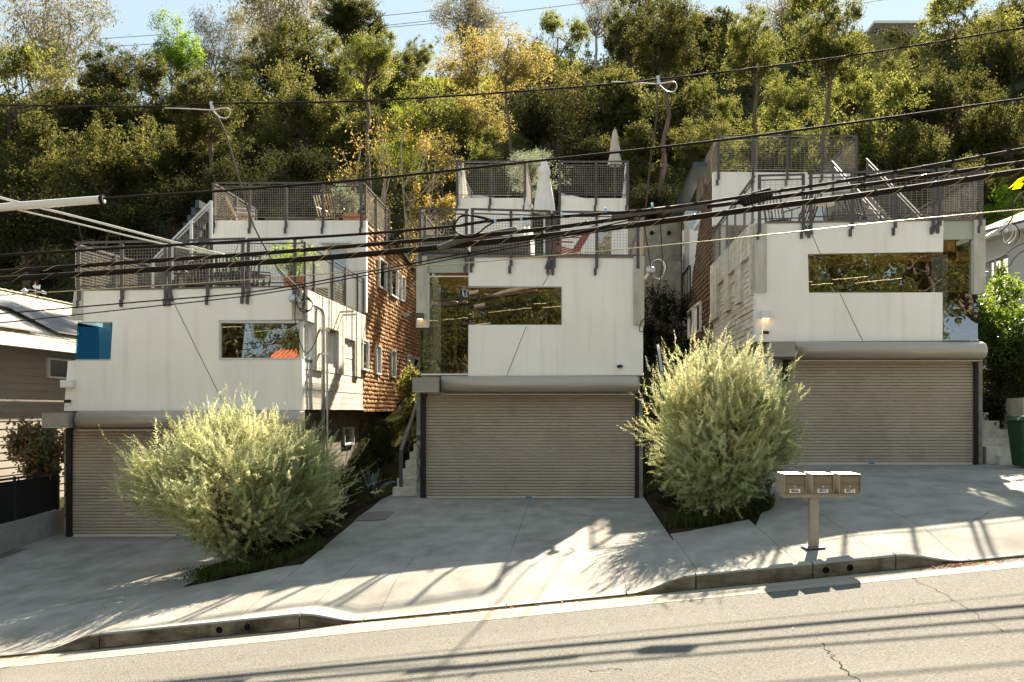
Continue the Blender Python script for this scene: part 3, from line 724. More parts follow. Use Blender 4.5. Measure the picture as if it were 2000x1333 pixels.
# left side wall, roof deck slab, floor, back
mb=MB(); xl=PX(141,D1); mb.box(xl,D1+1.4,zb,xl+.2,28,Zt); mb.box(xl,D1+.25,zb,xl+.2,D1+1.4,PZ(706,D1)); mb.box(xl,D1+.25,-.9,xl+.2,28,zb-.01); mb.build('side_wall',M['white'],h1)
mb=MB(); mb.box(xl+.21,D1+.23,Zt-.32,XR-.26,28.1,Zt-.10); mb.build('deck_slab',M['block'],h1)
interior(h1,xl,XR,D1,D1+4.2,zb+.3,Zt-.33)
# upper volume
Yv=27.9; XRu=XR; xlu=PX(416,Yv); zt2=PZ(431,Yv)
fplate([[(416,431),(715,431),(715,475),(678,475),(641,475),(567,475),(532,475),(416,475)],[(416,475),(532,475),(532,500),(532,562),(416,562)],[(532,500),(567,500),(641,500),(641,562),(532,562)],[(567,475),(641,475),(641,500),(567,500)],[(678,475),(715,475),(715,610),(678,610)]],Yv,.2).build('upper_front_wall',M['white'],h1)
frame_px(641,486,678,600,Yv+.06,.05,.08,M['white_frame'],h1,'window'); pane('pane',[(642,600),(677,600),(677,487),(642,487)],Yv+.1,M['glass'],[o for o in h1.children if o.name.startswith('window')][-1])
f2=frame_px(532,475,567,500,Yv+.06,.05,.08,M['white_frame'],h1,'window'); pane('pane',[(533,499),(566,499),(566,476),(533,476)],Yv+.1,M['glass'],f2)
mb=MB(); mb.box(PX(631,Yv),Yv-.45,PZ(480,Yv),PX(690,Yv),Yv-.003,PZ(476.5,Yv)); mb.build('door_canopy',M['white_frame'],h1)
splate([[(yB,zb),(38.3,zb+.0),(38.3,PZ(545,37)),(31.8,PZ(465,31.8)),(28.1,zt2),(yB,zt2)]],XR-.03,-.2).build('shingled_wall',M['conc'],h1)
u=[(sy(XR,738.5),sy(XR,753.5),PZ(565,sy(XR,745)),PZ(507,sy(XR,745))),(sy(XR,762),sy(XR,776),PZ(582,sy(XR,770)),PZ(525,sy(XR,770))),(sy(XR,782),sy(XR,789),PZ(590,sy(XR,786)),PZ(540,sy(XR,786))),
   (sy(XR,733),sy(XR,742),PZ(732,sy(XR,737)),PZ(674,sy(XR,737))),(sy(XR,763),sy(XR,771),PZ(738,sy(XR,767)),PZ(684,sy(XR,767))),(sy(XR,795),sy(XR,801),PZ(740,sy(XR,798)),PZ(693,sy(XR,798))),(sy(XR,806),sy(XR,817),PZ(736,sy(XR,812)),PZ(699,sy(XR,812)))]
for a,b,c,d in u: sidewin(h1,XR+.01,1,a,b,c,d)
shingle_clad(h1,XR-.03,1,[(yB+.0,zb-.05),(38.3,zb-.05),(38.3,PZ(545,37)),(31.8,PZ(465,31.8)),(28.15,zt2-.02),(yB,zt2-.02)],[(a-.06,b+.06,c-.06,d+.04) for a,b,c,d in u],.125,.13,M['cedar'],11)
mb=MB(); mb.plate([[Vector((XR+.08,31.8,PZ(465,31.8)+.03)),Vector((XR+.08,38.5,PZ(545,37)+.03)),Vector((xlu,38.5,PZ(545,37)+.03)),Vector((xlu,31.8,PZ(465,31.8)+.03))]],(0,0,.09)); mb.build('roof',M['roofdark'],h1)
mb=MB(); mb.box(xlu,Yv+.21,zt2-.3,XR-.24,31.8,zt2-.08); mb.box(xlu,Yv+.2,zb,xlu+.2,38.3,zt2); mb.build('upper_deck',M['block'],h1)
mb=MB(); mb.bar((XR+.0,34.1,5.3),(XR+.25,34.1,5.3),.12,.1); mb.build('exhaust_vent',M['trim'],h1)
# railings
def fx(px,Y): return (PX(px,Y),Y)
zr=PZ(567,D1)+.05
railrun(h1,[(fx(150,D1-.02),fx(329,D1-.02),zr-.04,zr,[0.03,.5,.975]),(fx(333,D1-.02),fx(480,D1-.02),zr,zr+.05,[0,.5,.97]),(fx(484,D1-.02),fx(592,D1-.02),zr+.04,zr+.05,[0.02,.86])])
rp1=[o for o in h1.children if o.name.startswith('deck_railing')][-1]
bentfoot(rp1,324,572,.5,D1); bentfoot(rp1,333,571,.5,D1)
railrun(h1,[((XR,D1),(XR,yB),zp,zp,[0.02,.14,.42,.63,.86,.98])],drop=.35)
railrun(h1,[((xl+.02,D1+.1),(xl+.02,Yv),zr-.05,zr+.1,[.3,.6,.9])])
zu=zt2+.03
railrun(h1,[(fx(418,Yv-.02),fx(706,Yv-.02),zu,zu,[0,.245,.49,.74,1]),((XR,Yv),(XR,31.6),zu,zu-.02,[0.04,.45,.85,.99]),((xlu+.02,Yv),(xlu+.02,31.5),zu,zu,[.5,1])])
# outside stair with mesh rails on the left, first deck up to the second
sx0=PX(300,24.2); 
st=MB()
for k in range(14):
    t=k/14; st.box(PX(305,26)+t*(PX(412,26)-PX(305,26)),25.2,Zt+(zt2-Zt)*t,PX(305,26)+(t+1/14)*(PX(412,26)-PX(305,26)),26.2,Zt+(zt2-Zt)*(t+1/14))
st.build('stair',M['roofdark'],h1)
railrun(h1,[((PX(300,25.1),25.1),(PX(413,25.1),25.1),PZ(585,25.1),PZ(472,25.1),[0,.33,.66,1])],steel='trim',foot=False,drop=0)
# service mast on the side wall
Xm=XR+.14; Ym=sy(Xm,631); 
mh=P(577,588,D1-.2)
mo=mast(h1,[(Xm,Ym,-.2),(Xm,Ym,PZ(618,Ym)),(Xm-.02,Ym-.05,PZ(606,Ym)),(Xm-.1,Ym-.3,PZ(598,Ym-.3)),tuple(mh)],.045,None)
mb=MB(); mb.tube([(Xm+.09,Ym+.02,-.2),(Xm+.09,Ym+.02,PZ(640,Ym))],.025,8); mb.build('conduit',M['galv'],mo)
mb=MB(); mb.lathe([(.02,-.09),(.09,-.05),(.11,.03),(.07,.09),(.01,.11)],tuple(mh+Vector((-.04,0,.03))),12); mb.build('weatherhead',M['galv'],mo,smooth=True)
for zz in (PZ(646,Ym),PZ(692,Ym)):
    mb=MB(); mb.box(Xm-.12,Ym-.06,zz-.02,Xm+.14,Ym+.05,zz+.02); mb.build('pipe_clamp',M['galv'],mo)
for py0,dx in ((610,0),(616,.1)):
    mb=MB(); Yk=sy(XR,659+dx*60); mb.bar((XR,Yk,PZ(py0,Yk)),(XR+.42,Yk,PZ(py0,Yk)+.02),.03,.05); mb.build('wall_bracket',M['conc'],h1)

# ================================================================ HOUSE 2 (middle)
D2=22.4
h2=empty('house',(-1.1,D2,.04),'middle white stucco house above the closed roller door with white closed umbrellas on its decks','house','three stepped stucco houses')
fplate([[(915,503),(1076,503.5),(1237.5,504),(1237.5,560),(1098,560),(915,559)],[(1098,560),(1237.5,560),(1237.5,635.5),(1098,635.5)],
        [(915,635.5),(1098,635.5),(1237.5,635.5),(1256,635.5),(1256,733.5),(914,735)]],D2).build('front_wall',M['white'],h2)
fplate([[(1238,501),(1258.5,501),(1258.5,636),(1238,636)]],D2-.05,.3).build('corner_column',M['conc'],h2)
fplate([[(813,501),(834,501),(835,637),(813,637)]],D2-.05,.3).build('corner_column',M['conc'],h2)
fplate([[(822,497.5),(1250,499),(1250,503.8),(822,502.5)]],D2-.03,.3).build('parapet_flashing',M['grate'],h2)
fplate([[(835.2,503),(914.7,503),(914.7,533),(835.2,533)]],D2+.03,.1).build('fritted_panel',M['fritted'],h2)
groove(h2,[(1079,526),(1060,558)],D2); groove(h2,[(1028,638),(990,734)],D2)
for x,y in ((1214,716),): seccam(h2,D2,x,y,1)
w=MB(); Y=D2+.02
w.box(PX(835.3,Y),Y,PZ(640,Y),PX(838,Y),Y+.08,PZ(533.2,Y)); w.box(PX(838,Y),Y,PZ(541,Y),PX(914.7,Y),Y+.05,PZ(539,Y)); w.box(PX(822,Y),Y,PZ(733,Y),PX(914,Y),Y+.1,PZ(730,Y))
w.box(PX(813,Y),Y-.06,PZ(640,Y),PX(838,Y),Y+.1,PZ(637.3,Y))
wo=w.build('window',M['white_frame'],h2)
pane('pane',[(838,636),(914.5,636),(914.5,541),(838,541)],D2+.06,M['glass'],wo,[0,.03,.03,0])
pane('pane',[(822.5,730),(914,730),(914,636.5),(822.5,640)],D2+.06,M['glass'],wo,[0,.03,.03,0])
mb=MB(); xx=PX(822.5,D2+.06)-.01; mb.add([(xx,D2+.06,PZ(730,D2)),(xx,D2+1.8,PZ(730,D2)),(xx,D2+1.8,PZ(541,D2)),(xx,D2+.06,PZ(541,D2))],[(0,1,2,3)]); mb.build('pane',M['glassclear'],wo)
w=MB(); w.box(PX(915,Y),Y-.0,PZ(636,Y),PX(1098,Y),Y+.12,PZ(634.6,Y)); w.box(PX(1096.4,Y),Y,PZ(634,Y),PX(1098,Y),Y+.12,PZ(561,Y)); w.box(PX(915,Y),Y,PZ(561.6,Y),PX(1096,Y),Y+.12,PZ(560,Y)); wo=w.build('window',M['trim'],h2)
pane('pane',[(915.3,634.5),(959,634.5),(937,561.5),(915.3,561.5)],D2+.07,M['glass'],wo,[0,.04,.04,0])
pane('pane',[(960,634.5),(1028,634.5),(1052,561.5),(938,561.5)],D2+.07,M['glass'],wo,[.0,.0,-.012,-.012])
pane('pane',[(1029,634.5),(1096,634.5),(1096,561.5),(1053,561.5)],D2+.07,M['glass'],wo,[.0,.01,-.0,-.012])
lampbox(h2,D2-.05,815,613,828,624,M['steel'])
z2b=2+(803-734)/(F/D2); Zt2=PZ(499,D2)
x2l,x2r=PX(822,D2),PX(1256,D2)
mb=MB(); mb.box(x2r-.2,D2+.25,z2b,x2r,28.4,Zt2-.02); mb.box(x2l,D2+1.8,z2b,x2l+.2,28.4,Zt2-.02); mb.box(x2r-.25,D2+.3,-.6,x2r-.05,30,z2b-.01); mb.box(x2l+.05,D2+.3,-.6,x2l+.25,30,z2b-.01); mb.build('side_wall',M['conc'],h2)
mb=MB(); mb.box(x2l+.21,D2+.24,Zt2-.32,x2r-.21,28.55,Zt2-.1); mb.build('deck_slab',M['block'],h2)
interior(h2,x2l,x2r,D2,D2+4.2,z2b+.3,Zt2-.33)
hood(h2,D2,862,1247.5,735,768,(805,737.5,857,765))
pillar(h2,D2+.05,813.5,822.5,768,977); pillar(h2,D2+.05,1247.5,1255.5,768,976)
numerals(h2,D2+.05,813.8,821.8,[('block',850,861),('arc',868,902),('arc',905,942)])
garage_door(h2,D2+.12,832,1240,772,974,1,1,stick=1033)
mb=MB(); mb.box(PX(822,D2),D2+.16,PZ(775,D2),PX(1248,D2),D2+.3,PZ(733,D2)); mb.build('lintel',M['taupe'],h2)
# upper volumes
Y2=28.6
fplate([[(890,387),(1024,387),(1024,480),(890,480)]],Y2,7).build('upper_volume',M['white'],h2)
fplate([[(1095,387.5),(1226,387.5),(1226,452),(1195,452),(1163,452),(1095,452)],[(1095,452),(1163,452),(1163,500),(1095,500)],[(1195,452),(1226,452),(1226,500),(1195,500)]],Y2,.2).build('upper_front_wall',M['white'],h2)
mb=MB(); mb.box(PX(1226,Y2)-.2,Y2+.2,Zt2-.1,PX(1226,Y2),35.6,PZ(387.5,Y2)); mb.box(PX(1095,Y2),Y2+.2,Zt2-.1,PX(1095,Y2)+.2,35.6,PZ(387.5,Y2)); mb.box(PX(1095,Y2)+.2,Y2+.21,PZ(387.5,Y2)-.3,PX(1226,Y2)-.2,35.6,PZ(387.5,Y2)-.12); mb.build('upper_side_wall',M['white'],h2)
f_=frame_px(1162,448,1196,500,Y2+.05,.045,.08,M['white_frame'],h2,'window'); pane('pane',[(1163,499),(1195,499),(1195,449),(1163,449)],Y2+.08,M['glass'],f_)
mb=MB(); mb.plate([[P(912,378,33),P(1040,399,30.0),P(1040,403,30.0),P(912,403,33)]],(0,.3,0)); mb.build('sloped_parapet',M['lwall'],h2)
mb=MB(); mb.plate([[P(1096,378,33),P(1165,392,30.3),P(1096,396,33)]],(0,.3,0)); mb.build('sloped_parapet',M['lwall'],h2)
zr=PZ(495,D2)-.03
railrun(h2,[(fx(818,D2-.02),fx(916,D2-.02),zr+.02,zr-.02,[0.03,.95]),(fx(920,D2-.02),fx(1075,D2-.02),zr+.0,zr-.05,[0.02,.505,.985]),(fx(1079,D2-.02),fx(1250,D2-.02),zr-.06,zr-.08,[0.02,.505,.975])])
rp2=[o for o in h2.children if o.name.startswith('deck_railing')][-1]
bentfoot(rp2,919,505,.4,D2); bentfoot(rp2,1072,509,-.6,D2); bentfoot(rp2,1080,509,-.8,D2)
railrun(h2,[((x2l-.02,D2+.05),(x2l-.02,28.3),zr,zr,[.1,.4,.7,1]),((x2r+.02,D2+.05),(x2r+.02,28.3),zr-.05,zr-.05,[.1,.4,.7,1])],foot=False)
zu=PZ(387,Y2)+.02
railrun(h2,[(fx(1092,Y2-.02),fx(1228,Y2-.02),zu,zu,[0.01,.53,.98]),((PX(1228,Y2),Y2),(PX(1228,Y2),33),zu,zu,[.2,.6,1])])
railrun(h2,[(fx(891,Y2-.02),fx(1027,Y2-.02),zu,zu,[0.02,.49,.99]),((PX(891,Y2),Y2),(PX(891,Y2),32.5),zu,zu,[.5,1]),((PX(1027,Y2),Y2),(PX(1027,Y2),32),zu,zu,[.9])])
# service head on the right corner
mh2=P(1271,530,D2-.1)
mo2=mast(h2,[(x2r-.02,D2+.6,mh2.z-.1),(x2r+.10,D2+.4,mh2.z-.08),tuple(mh2)],.045,None)
mb=MB(); mb.lathe([(.02,-.09),(.09,-.05),(.11,.03),(.07,.09),(.01,.11)],tuple(mh2),12); mb.build('weatherhead',M['galv'],mo2,smooth=True)

# ================================================================ HOUSE 3 (right)
D3=22.0
h3=empty('house',(6.4,D3,.8),'highest white stucco house at right with long dark ribbon window and dark shingled left side','house','three stepped stucco houses')
fplate([[(1497,437),(1580,435.5),(1750,433),(1843,431),(1842,492),(1578,496),(1497,496)],[(1475,572),(1497,572),(1580,573),(1640,573.5),(1841,571.5),(1841,666),(1475,668)],[(1497,496),(1578,496),(1580,573),(1497,572)]],D3).build('front_wall',M['white'],h3)
fplate([[(1475.5,437.5),(1496.6,437),(1496.6,571.5),(1475.5,571.5)]],D3-.04,.3).build('corner_column',M['conc'],h3)
fplate([[(1903,430),(1925,430),(1925,572),(1903,572)]],D3-.04,.3).build('corner_column',M['conc'],h3)
fplate([[(1843.3,432),(1902.5,431),(1902.5,468),(1843.3,468)]],D3+.03,.1).build('fritted_panel',M['fritted'],h3)
fplate([[(1496,433),(1760,429),(1925,426.5),(1925,429.8),(1843,430.8),(1760,432.7),(1496,436.8)]],D3-.02,.28).build('parapet_flashing',M['grate'],h3)
groove(h3,[(1580,445),(1602,496)],D3); groove(h3,[(1641,575),(1685,667)],D3)
w=MB(); Y=D3+.02
w.box(PX(1578,Y),Y,PZ(574,Y),PX(1841,Y),Y+.12,PZ(571.5,Y)); w.box(PX(1899,Y),Y,PZ(573,Y),PX(1902.6,Y),Y+.1,PZ(469,Y)); w.box(PX(1842,Y),Y,PZ(665.5,Y),PX(1912,Y),Y+.12,PZ(663,Y)); w.box(PX(1899,Y),Y-.06,PZ(574.5,Y),PX(1916,Y),Y+.2,PZ(572.3,Y))
wo=w.build('window',M['trim'],h3)
pane('pane',[(1579.5,571.6),(1634,571.6),(1604,496),(1578.5,496)],D3+.07,M['glass'],wo,[0,.015,.015,0])
pane('pane',[(1635,571.6),(1747,571.6),(1785,493),(1605,496)],D3+.07,M['glass'],wo,[.015,-.01,-.01,.015])
pane('pane',[(1748,571.6),(1841,571.6),(1841,492),(1786,493)],D3+.07,M['glass'],wo,[-.01,.012,.012,-.01])
pane('pane',[(1842,571.6),(1899,571.6),(1899,470),(1842,470)],D3+.07,M['glass'],wo,[.012,0,0,.012])
pane('pane',[(1842,663),(1910,663),(1910,574),(1842,574)],D3+.07,M['glass'],wo)
x3l,x3r=PX(1475,D3),PX(1912,D3)
mb=MB(); mb.add([(x3r,D3+.07,PZ(663,D3)),(x3r,D3+2.4,PZ(663,D3)),(x3r,D3+2.4,PZ(470,D3)),(x3r,D3+.07,PZ(470,D3))],[(0,1,2,3)]); mb.build('pane',M['glassclear'],wo)
z3b=PZ(667,D3); Zt3=PZ(433,D3)
lampbox(h3,D3,1486,608,1503,623,M['white_frame']); seccam(h3,D3,1491,650,-1)
hood(h3,D3,1554,1927,668,702,(1504,668.5,1554,695))
garage_door(h3,D3+.12,1538,1900,706,908,1,1,stick=1701)
pillar(h3,D3+.05,1911,1919,700,908); pillar(h3,D3+.05,1512,1528,700,908)
mb=MB(); mb.box(PX(1512,D3),D3+.16,PZ(709,D3),PX(1912,D3),D3+.3,PZ(667,D3)); mb.build('lintel',M['taupe'],h3)
mb=MB(); mb.box(x3l-.01,D3-.02,PZ(668,D3),x3l+.03,D3+.22,PZ(573,D3)); mb.build('corner_bead',M['white_frame'],h3)
mb=MB(); mb.box(x3r-.2,D3+2.4,z3b,x3r,28.3,Zt3-.02); mb.box(PX(1512,D3),D3+.4,0,PX(1512,D3)+.2,31,z3b-.01); mb.box(x3r-.3,D3+.4,0,x3r-.1,31,z3b-.01); mb.build('side_wall',M['conc'],h3)
mb=MB(); mb.box(x3l+.26,D3+.24,Zt3-.32,x3r-.21,28.4,Zt3-.1); mb.build('deck_slab',M['block'],h3)
interior(h3,x3l,x3r,D3,D3+4.2,z3b+.3,Zt3-.33)
# left side wall: concrete part
yB3=sy(x3l,1392)
rec=[(sy(x3l,1451),sy(x3l,1468),500,568,503),(sy(x3l,1427),sy(x3l,1442),524,590,0),(sy(x3l,1405),sy(x3l,1419),544,610,0)]
ztop=Zt3+.0
splate([[(D3+.22,z3b),(yB3,z3b),(yB3,ztop),(D3+.22,ztop)]],x3l+.05,.2).build('side_wall',M['conc'],h3)
sw=MB(); sw.box(x3l+.04,D3+.3,z3b-.03,x3l+.05,D3+.35,z3b-.01); swp=sw.build('board_formed_wall',M['board'],h3)
zc0=z3b; n=16; hh=(5.49-zc0)/n; rr=random.Random(8)
for i in range(n):
    y=D3+.24
    while y<yB3-.05:
        L=rr.uniform(1.2,2.8); b=min(y+L,yB3)
        mb=MB(); mb.box(x3l+.05,y,zc0+i*hh,x3l+.03-rr.uniform(0,.03),b-.012,zc0+(i+1)*hh-.016); mb.build('board',M['board'],swp); y=b
zr0=[PZ(568,sy(x3l,1455)),PZ(590,sy(x3l,1430)),PZ(612,sy(x3l,1408))]
y=D3+.24
while y<yB3-.02:
    b=min(y+.14+rr.uniform(-.02,.02),yB3); c=(y+b)/2; z0=PZ(586,sy(x3l,1447))-.0
    z0=4.59
    for (a0,b0,p0,p1,_) in rec:
        if min(a0,b0)<c<max(a0,b0): z0=PZ(500,sy(x3l,1468.8))-.0
    mb=MB(); mb.box(x3l+.035,y,z0,x3l-.06-rr.uniform(0,.03),b-.014,ztop); mb.build('board_strip',M['board'],swp); y=b
sidewin(h3,x3l+.0,-1,sy(x3l,1400),sy(x3l,1390.5),PZ(628,sy(x3l,1395)),PZ(572,sy(x3l,1395)))
# shingled rear part of the left wall, with a balcony notch
ye=41.3; zrf=9.38
outl=[(yB3,z3b-1.2),(ye,z3b-1.0),(ye,zrf-.1),(37.2,zrf-.0),(37.2,6.05),(35.0,6.05),(30.9,zrf-.3),(30.2,8.87),(yB3,8.87)]
splate([[(yB3,z3b-1.2),(35,z3b-1.2),(35,6.05),(30.9,zrf-.3),(30.2,8.87),(yB3,8.87)],[(35,z3b-1.2),(37.2,z3b-1.2),(37.2,6.05),(35,6.05)],[(37.2,z3b-1.2),(ye,z3b-1.2),(ye,zrf),(37.2,zrf),(37.2,6.05)]],x3l+.05,.2).build('shingled_wall',M['conc'],h3)
wl=[(sy(x3l,1358),sy(x3l,1368.5),PZ(651,sy(x3l,1363)),PZ(594,sy(x3l,1363))),(sy(x3l,1345),sy(x3l,1354),PZ(660,sy(x3l,1350)),PZ(604,sy(x3l,1350)))]
for a,b,c,d in wl: sidewin(h3,x3l+.0,-1,b,a,c,d)
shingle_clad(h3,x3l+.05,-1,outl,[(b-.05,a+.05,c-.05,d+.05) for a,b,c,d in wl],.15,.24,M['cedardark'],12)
mb=MB(); yd=sy(x3l,1338); mb.box(x3l-.06,yd-.4,1.5,x3l+.0,yd+.5,PZ(622,yd)); mb.build('door_frame',M['white_frame'],h3)
mb=MB(); mb.box(x3l-.03,ye-.02,z3b-1,x3l+.06,ye+.05,zrf-.3); mb.build('downpipe',M['trim'],h3)
mb=MB(); mb.plate([[Vector((x3l-.35,41.6,zrf-.15)),Vector((x3l-.35,30.7,zrf+.15)),Vector((x3l-.35,30.7,zrf+.30)),Vector((x3l-.35,41.6,zrf+.0))]],(.4,0,0)); mb.build('roof_fascia',M['roofdark'],h3)
mb=MB(); mb.box(x3l+1.0,31,6.05,x3l+1.1,37.2,zrf); mb.box(x3l+.25,31,5.95,x3l+1.1,37.2,6.05); mb.box(x3l-.0,37.22,6.05,x3l+1.8,37.3,8.75); mb.build('balcony_wall',M['plant_white'],h3)
railrun(h3,[((x3l-.04,34.6),(x3l-.04,37.1),6.05,6.05,[0,.35,.7,1])],steel='black',foot=False,h=1.0)
# upper volume right
mb=MB(); mb.box(x3l+.02,37.22,8.76,x3l+1.8,37.3,zrf+.1); mb.build('balcony_window',M['glassdark'],h3)
Y3=28.5
fplate([[(1393,336),(1668,338),(1668,440),(1393,440)]],Y3,.25).build('upper_front_wall',M['white'],h3)
mb=MB(); mb.box(PX(1668,Y3)-.2,Y3+.25,Zt3-.1,PX(1668,Y3),36,PZ(338,Y3)); mb.box(x3l+.26,Y3+.26,PZ(338,Y3)-.3,PX(1668,Y3)-.2,36,PZ(338,Y3)-.12); mb.build('upper_deck',M['white'],h3)
f_=frame_px(1596,396,1640,440,Y3-.04,.05,.08,M['white_frame'],h3,'window'); pane('pane',[(1597,439),(1639,439),(1639,397),(1597,397)],Y3-.01,M['glass'],f_)
zu=PZ(337,Y3)+.02
railrun(h3,[(fx(1403,Y3-.02),fx(1672,Y3-.02),zu,zu,[0,.25,.5,.75,1]),((PX(1401,Y3),Y3),(PX(1401,Y3),33.5),zu,zu,[0.02,.3,.6,.95]),])
railrun(h3,[((PX(1672,Y3),Y3),(PX(1672,Y3),33),zu,zu,[.5,1])])
zr=PZ(437,D3)+.06
railrun(h3,[(fx(1480,D3-.02),fx(1571,D3-.02),zr-.03,zr-.0,[0.03,.97]),(fx(1578,D3-.02),fx(1826,D3-.02),zr+.02,zr+.10,[0.02,.345,.685,.985]),(fx(1832,D3-.02),fx(1922,D3-.02),zr+.12,zr+.12,[0.03,.91])])
rp3=[o for o in h3.children if o.name.startswith('deck_railing')][-1]
bentfoot(rp3,1571,442,.5,D3); bentfoot(rp3,1580,441,.5,D3); bentfoot(rp3,1832,437,-1.2,D3)
railrun(h3,[((x3l-.0,D3+.1),(x3l-.0,yB3),Zt3-.0,Zt3-.0,[.06,.22,.42,.62,.83,.99])],drop=.3)
railrun(h3,[((PX(1924,D3),D3+.1),(PX(1924,D3),28.3),zr+.1,zr+.1,[.1,.4,.7,1])],foot=False)
# stairs to the upper deck on the right
a0=P(1800,424,25.4); a1=P(1692,312,28.4)
b0=P(1727,424,24.6); b1=P(1690,380,25.6)
st=MB()
for k in range(15):
    t=k/15; t2=(k+1)/15; q0=a0.lerp(a1,t); q1=a0.lerp(a1,t2); st.box(q0.x-1.0,q0.y,Zt3-.1,q1.x,q1.y+.25,q0.z-1.0+.19)
st.build('stair',M['block'],h3)
zz=1.0
railrun(h3,[((a0.x,a0.y),(a1.x,a1.y),a0.z-zz,a1.z-zz,[0.02,.5,1]),((a0.x-1.0,a0.y-.1),(a1.x-1.0,a1.y-.1),a0.z-zz-.1,a1.z-zz-.1,[0.02,.5,1])],steel='steel',foot=False,drop=0)
railrun(h3,[((PX(1812,25.5),25.5),(PX(1905,23.5),23.5),PZ(424,25.5)-.1,PZ(345,23.5)-1.0,[.2,.7,1])],foot=False,drop=0)
mh3=P(1957,448,D3-.1)
mo3=mast(h3,[(PX(1912,D3),D3+.5,1.0),(PX(1918,D3),D3+.5,PZ(478,D3)),(PX(1925,D3),D3+.2,PZ(466,D3)),tuple(mh3)],.05,None)
mb=MB(); mb.lathe([(.02,-.10),(.10,-.05),(.12,.03),(.08,.1),(.01,.12)],tuple(mh3+Vector((.03,0,-.02))),12); mb.build('weatherhead',M['galv'],mo3,smooth=True)
# ---------------------------------------------------------------- mailboxes
YM=13.35
zm=G(PX(1597,YM),YM)
mp_=empty('mailbox_post',(PX(1597,YM),YM,zm),'square bronze metal post with a base plate carrying the three mailboxes','post')
zc=PZ(966,YM)
mb=MB(); mb.box(PX(1586,YM),YM+.12,zm,PX(1604,YM),YM+.245,zc-.03); mb.build('post',M['mail'],mp_,bevel=.004)
mb=MB(); mb.plate([[Vector((PX(1577,YM),YM+.02,zm+.012)),Vector((PX(1615,YM),YM+.02,zm+.03)),Vector((PX(1613,YM),YM+.36,zm+.035)),Vector((PX(1574,YM),YM+.36,zm+.017))]],(0,0,.012)); mb.build('base_plate',M['grate'],mp_)
mb=MB(); mb.box(PX(1532,YM),YM+.06,zc-.05,PX(1662,YM),YM+.30,zc-.004); mb.build('cross_arm',M['mail'],mp_)
def text_mesh(s,size):
    cu=bpy.data.curves.new('t','FONT'); cu.body=s; cu.size=size; cu.align_x='CENTER'; cu.align_y='CENTER'; cu.extrude=.0012; cu.offset=size*.012
    o=bpy.data.objects.new('t',cu); C.objects.link(o); dg=bpy.context.evaluated_depsgraph_get(); dg.update()
    me=bpy.data.meshes.new_from_object(o.evaluated_get(dg)); bpy.data.objects.remove(o); return me
for x0,x1,num,lb in ((1532,1573,'8866','bronze mailbox numbered 8866, nearest the big silvery shrub'),(1586.4,1627,'8870','bronze mailbox numbered 8870, directly over the post'),(1639.2,1681,'8872','bronze mailbox numbered 8872, at the right end of the row')):
    xa,xb=PX(x0,YM),PX(x1,YM); xb=xa+.285; z0,z1=zc,PZ(926.5,YM)
    e=empty('mailbox',((xa+xb)/2,YM+.25,z0),lb,'mailbox','row of bronze mailboxes')
    D=.52
    mb=MB(); t=.006
    # side cheeks with a cut front corner, roof, back, bottom
    for xx in (xa,xb-t): mb.plate([[Vector((xx,YM-.03,z1)),Vector((xx,YM-.03,z1-.19)),Vector((xx,YM+.0,z0+.0)),Vector((xx,YM+D,z0)),Vector((xx,YM+D,z1))]],(t,0,0))
    mb.box(xa+t,YM-.03,z1-.008,xb-t,YM+D,z1-.001); mb.box(xa+t,YM+D-.006,z0,xb-t,YM+D,z1-.009); mb.box(xa+t,YM+.02,z0+.001,xb-t,YM+D-.007,z0+.008)
    mb.build('body',M['mail'],e)
    mb=MB(); mb.box(xa+t+.002,YM+.0,z1-.125,xb-t-.002,YM+.012,z1-.022); mb.build('mail_slot_door',M['mailfront'],e,bevel=.003)
    mb=MB(); mb.box(xa+t+.002,YM+.004,z0+.012,xb-t-.002,YM+.018,z1-.13); d=mb.build('lower_door',M['mailfront'],e,bevel=.003)
    mb=MB(); mb.box(xa+t+.003,YM-.010,z1-.131,xb-t-.003,YM+.002,z1-.1265); mb.build('door_edge',M['mail'],e)
    xc=(xa+xb)/2
    mb=MB(); mb.tube([(xc,YM+.004,z1-.165),(xc,YM-.004,z1-.165)],.011,12); mb.build('lock',M['bar'],e)
    lx=xc+.0; mb=MB(); mb.box(lx-.07,YM+.0005,z0+.022,lx+.07,YM+.0038,z0+.072); pl=mb.build('number_plate',M['print_white'],e)
    me=text_mesh(num,.056); me.materials.clear(); me.materials.append(M['print_black'])
    for v in me.vertices: v.co=Vector((v.co.x*.92+lx, YM-.001-v.co.z, v.co.y*1.0+z0+.047))
    link('number',me,pl)
